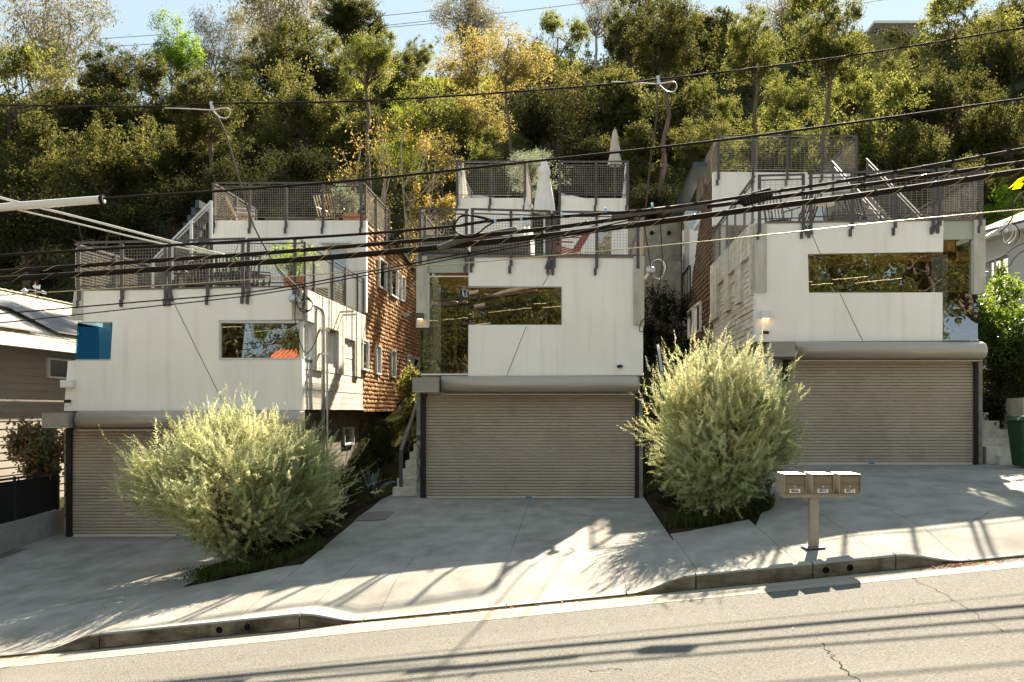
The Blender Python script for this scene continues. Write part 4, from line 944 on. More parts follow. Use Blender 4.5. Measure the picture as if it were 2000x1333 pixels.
# ---------------------------------------------------------------- silver shrubs
def plume_bush(name,base,crown,rad,N,seed,label,lower=.35,cone=False):
    rng=np.random.default_rng(seed); base=np.array(base); crown=np.array(crown); rad=np.array(rad)
    e=empty(name,tuple(base),label,'shrub','silvery plumed shrubs beside the driveways')
    nc=int(N/34); dc=unit(rng.normal(size=(nc,3))); rc=.50+.50*rng.random((nc,1))**.5
    lump=1+.12*np.sin(dc[:,:1]*4+seed)+.12*np.sin(dc[:,1:2]*5+dc[:,2:]*4+seed)
    cc_=crown+dc*rad*rc*lump; kk=rng.integers(0,nc,N); sc_=(.13+.13*rng.random(nc))[kk][:,None]
    pos=cc_[kk]+rng.normal(size=(N,3))*sc_*[1,1,.8]; d=unit(dc[kk]+rng.normal(size=(N,3))*.25)
    below=np.clip((crown[2]-pos[:,2])/(crown[2]-base[2]),0,1); ctint=rng.random(nc)[kk]
    if cone:
        s=1-.74*below**1.25; pos[:,0]=base[0]*(1-s)+pos[:,0]*s; pos[:,1]=base[1]*(1-s)+pos[:,1]*s
    else:
        s=1-.42*below**1.6; pos[:,:2]=base[:2]*(1-s)[:,None]+pos[:,:2]*s[:,None]
    spr=rng.random(N)<.07; pos[spr]=base+(pos[spr]-base)*1.05
    pos[:,2]=np.maximum(pos[:,2],base[2]+.15)
    o=unit(pos-(base*.5+crown*.5)); dr=unit(o*.9+np.array([0,0,.42])+rng.normal(size=(N,3))*.42+(d-o)*.3)
    dr[:,2]-=below*.25; dr=unit(dr)
    Lp=(.20+.24*rng.random(N))*(1-.25*below)
    Lp=np.where(spr,Lp*1.6,Lp)
    K=42; t=np.linspace(.03,1,K)
    bend=np.array([0,0,1.0])*(.22-.30*rng.random((N,1)))+rng.normal(size=(N,3))*.18
    st=pos[:,None,:]+dr[:,None,:]*(Lp[:,None,None]*t[None,:,None])+bend[:,None,:]*(Lp[:,None,None]*(t**2)[None,:,None]*.6)
    tan=unit((dr[:,None,:]+bend[:,None,:]*t[None,:,None]*1.2).reshape(-1,3))
    a=unit(np.cross(tan,rng.normal(size=(N*K,3))))
    ld=unit(tan*.42+a); ll=(.060*(1.08-t**2*.75))[None,:,None]*np.ones((N,1,1)); ll=ll.reshape(-1,1)*(.8+.4*rng.random((N*K,1)))
    s_=unit(np.cross(ld,tan))*.0072
    p0=st.reshape(-1,3); V=np.stack([p0-s_,p0+s_,p0+ld*ll],axis=1).reshape(-1,3); Fq=np.arange(len(V)).reshape(-1,3)
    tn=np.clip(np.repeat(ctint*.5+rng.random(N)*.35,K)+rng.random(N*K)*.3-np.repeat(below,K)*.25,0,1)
    me=fast_mesh('foliage',V,Fq,tn,M['silver'],3); link('foliage',me,e)
    # branches
    mb=MB(); rg=np.random.default_rng(seed+1); nodes=[]
    for k in range(7):
        dd=unit(rg.normal(size=(1,3)))[0]; tip=crown+dd*rad*.45; tip[2]=max(tip[2],crown[2]-.3*rad[2])
        b0=base+rg.normal(size=3)*[.08,.08,0]; pts=limb(mb,b0-[0,0,.05],tip,.045,.014,rg,5,.14,6); nodes.append(pts)
    mb.build('trunk',M['brownbark'],e)
    mb=MB(); idx=rg.choice(N,260,replace=False)
    for i in idx:
        pts=nodes[rg.integers(0,7)]; q=pts[rg.integers(2,6)]
        limb(mb,q,pos[i],.011,.003,rg,3,.12,4)
    mb.build('branches',M['brownbark'],e)
    return e
zb1=G(-5.35,16.6)
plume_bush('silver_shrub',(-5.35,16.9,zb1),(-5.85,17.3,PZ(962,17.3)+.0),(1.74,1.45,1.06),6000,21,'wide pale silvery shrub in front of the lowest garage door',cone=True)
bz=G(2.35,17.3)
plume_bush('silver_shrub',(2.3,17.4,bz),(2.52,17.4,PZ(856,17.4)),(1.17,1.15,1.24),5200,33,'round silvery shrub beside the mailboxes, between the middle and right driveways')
# green tie on the left shrub's branch
# ---------------------------------------------------------------- low plants
def blades(name,n,cx,cy,rx,ry,hh,w,m,seed,label,cat,kind=None,zf=G,lean=.5,parent=None):
    rng=np.random.default_rng(seed)
    a=rng.random(n)*2*math.pi; r=np.sqrt(rng.random(n)); x=cx+np.cos(a)*r*rx; y=cy+np.sin(a)*r*ry
    z=np.array([zf(float(p),float(q)) for p,q in zip(x,y)])
    b=np.stack([x,y,z],1); az=rng.random(n)*2*math.pi; L=hh*(.5+.7*rng.random(n)); ln=lean*(.3+rng.random(n))
    tip=b+np.stack([np.cos(az)*L*ln,np.sin(az)*L*ln,L*(1-.35*ln)],1); mid=b+(tip-b)*.5+np.array([0,0,1])*(L*.22*ln)[:,None]
    s=np.stack([-np.sin(az),np.cos(az),0*az],1)*w/2
    V=np.stack([b-s,b+s,mid+s,mid-s,tip],1).reshape(-1,3); 
    q=np.arange(n)[:,None]*5; Fq=np.concatenate([q+[0,1,2,3]],0); F2=q+[3,2,4,4]
    Fa=np.concatenate([np.stack([q[:,0],q[:,0]+1,q[:,0]+2],1),np.stack([q[:,0],q[:,0]+2,q[:,0]+3],1),np.stack([q[:,0]+3,q[:,0]+2,q[:,0]+4],1)],0)
    tn=np.tile(rng.random(n),3); me=fast_mesh(name,V,Fa,tn,m,3); o=link(name,me,parent); return tag(o,label,cat,kind=kind)
blades('grass',9000,-5.32,16.85,1.0,1.05,.19,.010,M['grassm'],3,'dark green grass under the silvery shrub by the lowest driveway','grass','stuff')
blades('grass',5200,2.45,17.3,.95,.85,.26,.011,M['grassm'],4,'dark green grass under the silvery shrub by the mailboxes','grass','stuff')
def shrub(name,centre,rad,n,L,Wd,m,seed,label,cat='shrub',trunkm='bark',base=None,nl=8,sig=.12,group=None,flat=1,twigs=0,zmin=None):
    rng=np.random.default_rng(seed); rad=np.array(rad)
    pos,tint,lc,lr=crown_centres(rng,1.0,nl,max(30,n//45),n,.5,sig/ max(rad),flat,.5)
    pos=pos*rad+np.array(centre)
    if zmin is not None: pos[:,2]=np.maximum(pos[:,2],zmin+.02+np.random.default_rng(1).random(len(pos))*.1)
    b=base or (centre[0],centre[1],centre[2]-rad[2]); e=empty(name,b,label,cat,group)
    V,Fq,T=leaves(rng,pos,L,Wd,tint=tint); link('foliage',fast_mesh('foliage',V,Fq,T,m),e)
    mb=MB()
    for l in lc[:6]: limb(mb,np.array(b)-[0,0,.1],l*rad+np.array(centre),.025+.01*max(rad),.006,rng,4,.12,5)
    for i in range(twigs):
        q=pos[rng.integers(0,n)]; l=lc[rng.integers(0,len(lc))]*rad*.4+np.array(centre); limb(mb,l,q,.012,.004,rng,3,.1,4)
    mb.build('stems',M[trunkm],e); return e
shrub('ground_cover',(-5.75,16.45,-.72),(.55,.55,.22),5000,.045,.02,M['grassgreen'],50,'low bright green ground cover at the front corner of the bed by the lowest driveway','plant',zmin=-.86,nl=16)
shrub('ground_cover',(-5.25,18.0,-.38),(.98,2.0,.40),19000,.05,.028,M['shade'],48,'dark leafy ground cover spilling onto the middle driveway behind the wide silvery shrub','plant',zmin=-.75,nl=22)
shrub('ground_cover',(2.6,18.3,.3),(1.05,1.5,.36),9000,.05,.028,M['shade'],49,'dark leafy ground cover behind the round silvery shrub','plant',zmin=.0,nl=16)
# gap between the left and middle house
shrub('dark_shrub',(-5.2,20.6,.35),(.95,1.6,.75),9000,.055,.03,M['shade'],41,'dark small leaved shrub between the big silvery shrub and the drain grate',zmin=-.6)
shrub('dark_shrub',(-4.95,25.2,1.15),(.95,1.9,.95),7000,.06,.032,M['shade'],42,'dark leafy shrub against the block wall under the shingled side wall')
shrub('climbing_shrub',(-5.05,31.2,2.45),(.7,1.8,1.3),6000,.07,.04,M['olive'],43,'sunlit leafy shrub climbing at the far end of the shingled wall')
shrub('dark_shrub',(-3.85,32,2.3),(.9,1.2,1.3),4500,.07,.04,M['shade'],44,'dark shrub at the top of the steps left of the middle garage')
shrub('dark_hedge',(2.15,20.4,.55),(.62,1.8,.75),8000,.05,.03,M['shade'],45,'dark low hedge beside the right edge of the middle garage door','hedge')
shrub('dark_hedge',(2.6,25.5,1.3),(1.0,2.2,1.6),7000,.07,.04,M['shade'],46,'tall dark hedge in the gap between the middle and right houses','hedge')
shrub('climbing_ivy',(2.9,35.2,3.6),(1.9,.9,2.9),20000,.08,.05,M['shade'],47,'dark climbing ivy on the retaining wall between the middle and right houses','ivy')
# agave
ag=empty('agave',(-4.55,22.0,.05),'dark spiky agave beside the path left of the middle garage','agave')
rng=random.Random(9)
for k in range(17):
    a=rng.uniform(0,6.28); L=rng.uniform(.7,1.35); lean=rng.uniform(.25,1.15); mb=MB(); vs_=[];N=7
    for i in range(N+1):
        t=i/N; r=L*lean*t*.85; z=L*(t*(1.05-.35*lean)-.45*lean*t*t*t); w=.055*(1-t**2.2)*(.6+.9*t if t<.4 else .96)+.002
        c=Vector((-4.55+math.cos(a)*r,22.0+math.sin(a)*r,.08+z)); s=Vector((-math.sin(a),math.cos(a),0))*w; vs_+=[c-s,c+Vector((0,0,-w*.35)),c+s]
    mb.add(vs_,[(3*i+j,3*i+j+1,3*i+j+4,3*i+j+3) for i in range(N) for j in (0,1)])
    mb.build('leaf',M['agave'] if 'agave' in M else M.setdefault('agave',pmat('agave_leaf',(.055,.075,.06),(.08,.10,.08),4,.5)),ag)
# steps left of the middle garage
stp=empty('garden_steps',(-3.9,24,.05),'concrete steps climbing beside the left pillar of the middle garage','steps')
for k in range(10):
    mb=MB(); mb.box(-4.25+.045*k,22.9+k*.30,-.2,-3.42,22.9+(k+1)*.30+.02,.05+.19*(k+1)); mb.build('step',M['board'],stp)
hr=empty('handrail',(-3.9,23,.1),'grey sloping handrail above the steps left of the middle garage','handrail')
mb=MB(); mb.bar(P(783,883,23.0),P(814,790,27.0),.07,.09); mb.build('rail',M['steel'],hr)
for px,py,Y in ((783,883,23.0),(799,838,24.9)):
    p=P(px,py,Y); mb=MB(); mb.box(p.x-.04,Y-.02,-.1,p.x+.04,Y+.03,p.z); mb.build('baluster',M['steel'],hr)
hr=empty('handrail',(2.9,26,1.0),'blue-grey sloping handrail in the dark gap right of the middle house','handrail')
mb=MB(); mb.bar(P(1293,728,26),P(1285,676,28),.07,.07); mb.bar(P(1293,728,26),P(1293,790,26),.05,.05); mb.build('rail',M['galv'],hr)
# retaining walls in the gap
rw=MB(); rw.box(PX(1225,38),38,3.2,PX(1330,38),38.3,PZ(432,38)); o=rw.build('retaining_wall',M['block']); tag(o,'grey concrete retaining wall with two round holes behind the gap between middle and right houses','wall')
for px in (1273,1306):
    p=P(px,456,38); mb=MB(); mb.tube([(p.x,37.995,p.z),(p.x,37.9,p.z)],.075,12); mb.build('drain_hole',M['hole'],o)
rw=MB(); rw.box(PX(1240,36.5),36.5,2.0,PX(1330,36.5),36.8,PZ(511,36.5)); tag(rw.build('retaining_wall',M['block']),'concrete retaining wall covered in ivy between the middle and right houses','wall')
# ---------------------------------------------------------------- neighbour on the left
nL=empty('neighbour_house',(-12.1,20,-.9),'low taupe house with sunlit pale shingle roof at the far left edge','house')
XW=-13.6; ze=PZ(655,22.6)-.12
i=0; z=-1.2
while z<ze-.05:
    mb=MB(); mb.add([(XW,16.5,z),(XW,34,z),(XW-.016,34,z+.19),(XW-.016,16.5,z+.19),(XW-.1,16.5,z),(XW-.1,34,z),(XW-.1,34,z+.19),(XW-.1,16.5,z+.19)],[(0,1,2,3),(0,3,7,4),(3,2,6,7),(1,5,6,2),(0,4,5,1),(4,7,6,5)])
    mb.build('siding_board',M['siding'],nL); z+=.185
mb=MB(); mb.box(XW-4,16.5,-1.2,XW-.11,34,ze); mb.build('wall',M['siding'],nL)
# roof planes with shingle courses
xe,zev,xr,zr_=-13.1,ze+.02,-16.8,5.5
sl_=Vector((xr-xe,0,zr_-zev)); SL=sl_.length; sl_/=SL; nr=Vector((-sl_.z,0,sl_.x)); nr=-nr if nr.z<0 else nr
mb=MB(); mb.plate([[Vector((xe,15,zev)),Vector((xe,34.6,zev)),Vector((xr,34.6,zr_)),Vector((xr,15,zr_))]],tuple(-nr*.12)); roof=mb.build('roof',M['shingle_light'],nL)
mb=MB(); mb.plate([[Vector((xr-3.5,15,zev)),Vector((xr,15,zr_)),Vector((xr,34.6,zr_)),Vector((xr-3.5,34.6,zev))]],(0,0,-.12)); mb.build('roof',M['shingle_light'],nL)
V=[];Fq=[];rg=random.Random(4); s=0.0;r_=0
while s<SL-.1:
    y=15+(r_%2)*.15
    while y<34.6:
        w=.28+rg.uniform(-.1,.08); o0=Vector((xe,0,zev))+sl_*s+nr*(.018+rg.uniform(0,.012)); o1=Vector((xe,0,zev))+sl_*(s+.16)+nr*.004; o2=Vector((xe,0,zev))+sl_*s; n=len(V); y1=min(y+w-.008,34.6)
        V+=[(o0.x,y,o0.z),(o0.x,y1,o0.z),(o1.x,y1,o1.z),(o1.x,y,o1.z),(o2.x,y,o2.z),(o2.x,y1,o2.z)]; Fq+=[(n,n+1,n+2,n+3),(n,n+4,n+5,n+1)]; y+=w
    s+=.15;r_+=1
mb=MB(); mb.add(V,Fq); tag(mb.build('roof_shingles',M['shingle_light'],roof),kind='stuff')
mb=MB(); mb.bar((xe+.08,15,zev-.06),(xe+.08,34.6,zev-.06),.13,.13); mb.build('gutter',M['white_frame'],nL)
for y in [15+.35*k for k in range(55)]:
    mb=MB(); mb.bar((xr,y,zr_+.05),(xr,y+.34,zr_+.03),.22,.03); mb.build('ridge_cap',M['shingle_light'],roof)
def rfp(s,y,h): q=Vector((xe,y,zev))+sl_*s+nr*h; return q
for r_i,(s0,ys) in enumerate(((.55,(18.9,19.95,21.0,22.05,23.1,24.15)),(2.2,(19.4,20.45,21.5,22.55,23.6,24.65,25.7,26.75)),(.75,(26.3,27.35,28.4,29.45)))):
    for y in ys:
        mb=MB(); mb.plate([[rfp(s0,y,.12),rfp(s0,y+1.03,.12),rfp(s0+1.6,y+1.03,.12),rfp(s0+1.6,y,.12)]],tuple(nr*.035)); mb.build('solar_panel',M['solar'],nL)
sidewin(nL,XW+.02,1,25.5,26.9,PZ(739,25.6),PZ(699,25.6))
wv=rfp(SL-.02,27.6,.0)+Vector((0,0,.05)); wv=P(69,598,31)
mb=MB(); mb.tube([wv,wv+Vector((0,0,.72))],.012,6); mb.bar(wv+Vector((-.22,0,.52)),wv+Vector((.26,0,.42)),.012,.02); mb.bar(wv+Vector((-.15,0,.14)),wv+Vector((.15,0,.14)),.012,.012)
mb.plate([[wv+Vector(q) for q in ((-.05,0,.56),(.14,0,.52),(.15,0,.66),(.11,0,.66),(.10,0,.62),(-.05,0,.66),(-.09,0,.62))]],(0,.012,0)); mb.plate([[wv+Vector(q) for q in ((.2,0,.5),(.34,0,.44),(.34,0,.36),(.2,0,.38))]],(0,.012,0))
mb.build('weather_vane',M['trim'],nL)
vp_=P(48,576,30.5); mb=MB(); mb.lathe([(.09,-.15),(.07,.1),(.12,.12),(.02,.2)],tuple(vp_),8); mb.build('roof_vent',M['galv'],nL)
# fence and low wall along the left drive
fn=empty('screen_fence',(-11.55,20,-.6),'black chain-link fence with dark screening on a low concrete wall at left','fence')
XF=-11.55
mb=MB(); mb.plate([[Vector((XF,17.4,G(XF,17.4)-.1)),Vector((XF,22.4,G(XF,22.4)-.1)),Vector((XF,22.4,PZ(997,22.2))),Vector((XF,17.4,PZ(1065,17.6)))]],(-.2,0,0)); mb.build('base_wall',M['kerbtop'],fn)
ft=lambda y:PZ(925,22.1)+(PZ(941,19.7)-PZ(925,22.1))*(22.1-y)/2.4
fb=lambda y:PZ(997,22.2)+(PZ(1034,19.7)-PZ(997,22.2))*(22.2-y)/2.5+.02
mb=MB(); mb.plate([[Vector((XF-.1,17,fb(17))),Vector((XF-.1,22.4,fb(22.4))),Vector((XF-.1,22.4,ft(22.4)-.05)),Vector((XF-.1,17,ft(17)-.05))]],(-.01,0,0)); mb.build('screen',M['fabric'],fn)
mb=MB(); mb.tube([(XF-.1,17,ft(17)),(XF-.1,22.4,ft(22.4))],.025,8); mb.build('top_rail',M['black'],fn)
for y in (17.2,18.9,20.6,22.3):
    mb=MB(); mb.tube([(XF-.1,y,fb(y)-.1),(XF-.1,y,ft(y)+.04)],.03,8); mb.build('post',M['black'],fn)
shrub('red_green_shrub',(-12.1,22.3,1.25),(.62,1.0,.95),5200,.11,.065,M['redgreen'],51,'sunlit shrub with green and reddish leaves above the black screen fence',base=(-12.0,22.1,-.7))
# ---------------------------------------------------------------- neighbour on the right
nR=empty('neighbour_house',(13,28.5,2),'pale rendered house with a dark window at the right edge','house')
mb=MB(); a=P(1905,480,30.5);b=P(2200,420,25.5)
dx=Vector((b.x-a.x,b.y-a.y,0)).normalized(); nn=Vector((dx.y,-dx.x,0))
def wr(t,z,o=0): 
    q=a+(b-a)*t+nn*o; return Vector((q.x,q.y,z))
zt_=PZ(470,30)
def wz(t,py): q=a+(b-a)*t; return PZ(py,q.y)
def tq(px): # t where the wall meets photo column px
    lo,hi=0,1
    for _ in range(30):
        m_=(lo+hi)/2; q=a+(b-a)*m_; x=1128+q.x/q.y*F
        if x<px: lo=m_
        else: hi=m_
    return lo
t0,t1=tq(1925),tq(1972)
lo_=2.0
mb.plate([[wr(0,lo_),wr(t0,lo_),wr(t0,wz(t0,590)),wr(t0,wz(t0,512)),wr(0,wz(0,478))],[wr(t0,lo_),wr(t1,lo_),wr(t1,wz(t1,585)),wr(t0,wz(t0,590))],[wr(t0,wz(t0,512)),wr(t1,wz(t1,496)),wr(t1,wz(t1,450)),wr(t0,wz(t0,461)),wr(0,wz(0,478))],[wr(t1,lo_),wr(1,lo_),wr(1,wz(1,400)),wr(t1,wz(t1,450)),wr(t1,wz(t1,496)),wr(t1,wz(t1,585))]],tuple(-nn*.2))
mb.build('wall',M['lwall'],nR)
mb=MB(); mb.add([wr(t0,wz(t0,590),-.12),wr(t1,wz(t1,585),-.12),wr(t1,wz(t1,496),-.12),wr(t0,wz(t0,512),-.12)],[(0,1,2,3)]); wo=mb.build('window',M['glassdark'],nR)
tm=tq(1944); mb=MB(); mb.bar(wr(tm,wz(tm,588),.01),wr(tm,wz(tm,505),.01),.06,.06,up=(0,1,0)); mb.bar(wr(t0,wz(t0,511),.01),wr(t1,wz(t1,495),.01),.06,.06); mb.bar(wr(t1,wz(t1,585),.01),wr(t1,wz(t1,496),.01),.06,.06,up=(0,1,0)); mb.build('frame',M['trim'],wo)
mb=MB(); mb.bar(wr(-.05,wz(0,474),.25),wr(1,wz(1,398),.25),.5,.16); mb.build('fascia',M['trim'],nR)
mb=MB(); mb.plate([[wr(-.05,wz(0,474)+.09,.5),wr(1,wz(1,398)+.09,.5),wr(1,wz(1,398)+1.6,-3.5),wr(-.05,wz(0,474)+1.6,-3.5)]],(0,0,.06)); mb.build('roof',M['kerb'],nR)
shrub('bright_shrub',(10.15,25.2,3.5),(1.5,1.1,1.95),26000,.10,.055,M['rightshrub'],61,'sunlit bright green shrub beside the right house in front of the pale neighbour',base=(9.9,25.6,1.2),nl=12)
shrub('dark_shrub',(10.3,24.2,2.25),(1.5,1.0,1.4),14000,.075,.042,M['shade'],62,'dark shaded shrub above the retaining wall by the right steps',base=(10.4,24.4,1.4))
rs=empty('garden_steps',(9.6,22.3,.8),'concrete steps rising right of the highest garage door','steps')
for k in range(7):
    mb=MB(); xr_=PX([1998,1996,1995,1981,1968,1956,1944][k],22.1)+.1
    mb.box(PX(1919.5,22.1)+(.35 if k==0 else .17 if k==1 else 0)-.02*k,22.0+k*.28,.2,xr_+.15,22.0+(k+1)*.28+.02,.81+.192*(k+1)); mb.build('step',M['board'],rs)
    mb=MB()
rw=MB(); rw.plate([[Vector((PX(1946,23.9),24.0,0)),Vector((PX(1998,22.0),22.0,0)),Vector((11.2,21.6,0)),Vector((11.2,21.6,PZ(776,21.8))),Vector((PX(1998,22.0),22.0,PZ(777,22))),Vector((PX(1946,23.9),24.0,PZ(780,23.9)))]],(.15,.2,0)); tag(rw.build('retaining_wall',M['conc']),'stained concrete retaining wall right of the steps by the green bin','wall')
bn=empty('wheelie_bin',(PX(2010,21),21,.8),'green plastic wheelie bin cut off by the right edge of the picture','bin')
x0,x1=PX(1987,20.8),PX(2046,20.8); z0=.84; zt_=PZ(822,21)
mb=MB(); mb.add([(x0+.08,20.75,z0),(x1-.08,20.75,z0),(x1-.08,21.25,z0),(x0+.08,21.25,z0),(x0,20.65,zt_),(x1,20.65,zt_),(x1,21.35,zt_),(x0,21.35,zt_)],[(0,3,2,1),(4,5,6,7),(0,1,5,4),(1,2,6,5),(2,3,7,6),(3,0,4,7)]); mb.build('body',M['green'],bn,bevel=.02)
mb=MB(); mb.add([(x0-.05,20.6,zt_),(x1+.05,20.6,zt_),(x1+.05,21.4,zt_),(x0-.05,21.4,zt_),(x0+.02,20.68,zt_+.09),(x1-.02,20.68,zt_+.09),(x1-.02,21.35,zt_+.11),(x0+.02,21.35,zt_+.11)],[(0,3,2,1),(4,5,6,7),(0,1,5,4),(1,2,6,5),(2,3,7,6),(3,0,4,7)]); mb.build('lid',M['green'],bn,bevel=.012)
mb=MB(); mb.box(x0+.12,20.62,zt_-.35,x0+.2,20.70,zt_-.22); mb.build('label',M['print_white'],bn)
# ---------------------------------------------------------------- deck furniture and plants
def pot(name,c,r,h,label,m='terra'):
    e=empty(name,c,label,'plant pot'); mb=MB(); mb.lathe([(r*.74,0),(r*.95,h*.8),(r*1.04,h*.8),(r*1.06,h),(r*.95,h),(r*.9,h*.9)],c,20); mb.build('pot_body',M[m],e,smooth=False); return e
zd1=Zt-.08
pot('terracotta_pot',tuple(P(573,563,D1+.55).xy.to_tuple())+(zd1,),.235,.42,'large terracotta pot at the right corner of the lowest house deck')
pc=P(575,505,D1+.55); shrub('potted_plant',(pc.x,pc.y,pc.z),(.62,.45,.36),2600,.075,.02,M['potgreen'],71,'bright green feathery plant growing in the large terracotta pot','plant',base=(pc.x,pc.y,zd1+.38))
pot('terracotta_pot',(PX(690,Yv+1.0),Yv+1.0,zt2-.08),.30,.42,'terracotta pot at the right end of the upper left deck')
pc=P(672,392,Yv+1.0); shrub('potted_olive',(pc.x,pc.y,pc.z),(.55,.4,.55),2600,.07,.02,M['greygreen'],72,'grey-green olive bush in the pot on the upper left deck','plant',base=(PX(688,Yv+1),Yv+1,zt2+.3),twigs=20)
pot('terracotta_pot',(PX(377,D1+3.0),D1+3.0,zd1),.2,.42,'small terracotta pot near the outside stair on the lowest house deck')
# palm-like fern
def fronds(name,c,n,L,w,m,seed,label,cat,up=.9):
    e=empty(name,c,label,cat); rng=np.random.default_rng(seed); V=[];T=[]; mbs=MB()
    for k in range(n):
        a=rng.random()*6.28; pts=[]; l=L*(.7+.5*rng.random()); ln=.25+.6*rng.random()
        for i in range(9):
            t=i/8; pts.append(np.array(c)+np.array([math.cos(a)*l*ln*t,math.sin(a)*l*ln*t,l*up*(t-.35*ln*t*t)]))
        mbs.tube([tuple(p) for p in pts],.008,4,cap=False)
        for i in range(1,9):
            for j in range(3):
                p=pts[i-1]+(pts[i]-pts[i-1])*j/3; d=pts[i]-pts[i-1]; d/=np.linalg.norm(d); s=np.array([-math.sin(a),math.cos(a),0.15])
                for sg in (-1,1):
                    q=p+(s*sg*.9+d*.5)*w*math.sin(.25+2.6*(i+j/3)/9); V+=[p-d*.012,p+d*.012,q]; T.append(rng.random())
    me=fast_mesh('frond_leaflets',np.array(V),np.arange(len(V)).reshape(-1,3),T,m,3); link('frond_leaflets',me,e); mbs.build('frond_stems',M['bark'],e); return e
fronds('potted_palm',(PX(430,D1+3.2),D1+3.2,zd1+.3),12,1.45,.16,M['greygreen'],73,'grey-green fern-like potted palm behind the railing of the lowest house deck','plant')
shrub('potted_plant',(PX(463,D1+2.2),D1+2.2,PZ(510,D1+2.2)),(.25,.2,.15),500,.06,.03,M['potgreen'],74,'small lime green plant behind the middle of the lowest deck railing','plant',base=(PX(463,D1+2.2),D1+2.2,zd1))
def slat_chair(name,c,rot,label,wood,frame,group=None,w=.55,arms=True,nb=7,lean=.28,curve=False):
    e=empty(name,c,label,'chair',group); c=Vector(c); q=Matrix.Rotation(rot,3,'Z')
    T=lambda x,y,z:c+q@Vector((x,y,z))
    for i in range(6):
        mb=MB(); y=-.22+i*.085; mb.bar(T(-w/2,y,.40-.02*i),T(w/2,y,.40-.02*i),.06,.018); mb.build('seat_slat',M[wood],e)
    for i in range(nb):
        mb=MB(); x=-w/2+.03+(w-.06)*i/(nb-1); mb.bar(T(x,.24,.32),T(x,.24+lean,.92),.035,.018,up=(1,0,0)); mb.build('back_slat',M[wood],e)
    for sx in (-1,1):
        mb=MB(); mb.tube([T(sx*w/2,-.24,0),T(sx*w/2,-.22,.40)],.013,6); mb.build('leg',M[frame],e)
        mb=MB(); mb.tube([T(sx*w/2,.30,0),T(sx*w/2,.24,.36),T(sx*w/2,.26+lean,.95)],.013,6); mb.build('leg',M[frame],e)
        if arms: mb=MB(); mb.tube([T(sx*(w/2+.02),-.24,.4),T(sx*(w/2+.02),-.24,.6),T(sx*(w/2+.02),.30,.62)],.016,6); mb.build('armrest',M[frame],e)
    mb=MB(); mb.bar(T(-w/2,.26+lean,.93),T(w/2,.26+lean,.93),.03,.03); mb.build('top_rail',M[frame],e)
    return e
for k,px in enumerate((385,408,432,456,479,506)):
    lab=['black slatted chair at the stair end of the dining row on the lowest deck','black slatted chair, second from the stair on the lowest deck','black slatted chair, third from the stair on the lowest deck','black slatted chair in the middle gap of the lowest deck railing','black slatted chair just right of the paired railing posts on the lowest deck','black slatted chair turned sideways beside the large terracotta pot'][k]
    slat_chair('garden_chair',(PX(px,D1+1.1+.05*k),D1+1.1+.05*k,zd1),(3.3 if k<5 else 1.4)+.1*k,lab,'iron','iron','black chairs on the lowest house deck',w=.44,nb=6)
def table(name,c,lx,ly,h,label,mt,ml,round_=False):
    e=empty(name,c,label,'table'); mb=MB()
    if round_: mb.lathe([(lx,h-.03),(lx,h)],c,24)
    else: mb.box(c[0]-lx,c[1]-ly,c[2]+h-.04,c[0]+lx,c[1]+ly,c[2]+h)
    mb.build('table_top',M[mt],e)
    for sx in (-1,1):
        for sy_ in (-1,1):
            mb=MB(); f=.5 if round_ else .9; mb.tube([(c[0]+sx*lx*f*1.2 if round_ else c[0]+sx*lx*f,c[1]+sy_*(lx if round_ else ly)*f,c[2]),(c[0]+sx*lx*f*.7 if round_ else c[0]+sx*lx*f,c[1]+sy_*(lx if round_ else ly)*f,c[2]+h-.03)],.012 if round_ else .025,6); mb.build('leg',M[ml],e)
    return e
table('dining_table',(PX(432,D1+2.1),D1+2.1,zd1),1.0,.4,.68,'long dark table behind the chairs on the lowest house deck','iron','iron')
slat_chair('lounge_chair',(PX(480,Yv+1.3),Yv+1.3,zt2-.08),1.9,'orange slatted lounge chair at the left of the upper left deck','teak','trim',w=.6)
slat_chair('lounge_chair',(PX(648,Yv+1.0),Yv+1.0,zt2-.08),2.8,'yellow slatted chair next to the pot on the upper left deck','teak','iron',w=.6)
table('low_table',(PX(575,Yv+1.4),Yv+1.4,zt2-.08),.75,.4,.34,'low brown table in the middle of the upper left deck','sofa','sofa')
zd2=Zt2-.1
def sofa(name,x0,x1,y0,y1,z,h,label):
    e=empty(name,((x0+x1)/2,(y0+y1)/2,z),label,'sofa'); mb=MB(); mb.box(x0,y0,z,x1,y0+.2,z+h); mb.build('back',M['sofa'],e,bevel=.03)
    mb=MB(); mb.box(x0+.01,y0+.21,z,x1-.01,y1,z+h*.55); mb.build('seat',M['sofa'],e,bevel=.03)
    for xx in (x0,x1-.18): mb=MB(); mb.box(xx,y0+.22,z+.01,xx+.18,y1+.02,z+h*.8); mb.build('armrest',M['sofa'],e,bevel=.03)
sofa('outdoor_sofa',PX(826,D2+.5),PX(915,D2+.5),D2+.35,D2+1.2,zd2,.62,'dark grey outdoor sofa end at the left of the middle house deck')
sofa('outdoor_sofa',PX(920,D2+.5),PX(1036,D2+.5),D2+.35,D2+1.2,zd2,.60,'long dark grey outdoor sofa behind the centre of the middle deck railing')
slat_chair('adirondack_chair',(PX(1105,D2+.9),D2+.9,zd2),-1.2,'red wooden adirondack chair on the middle house deck','redwood','redwood',w=.6,lean=.38)
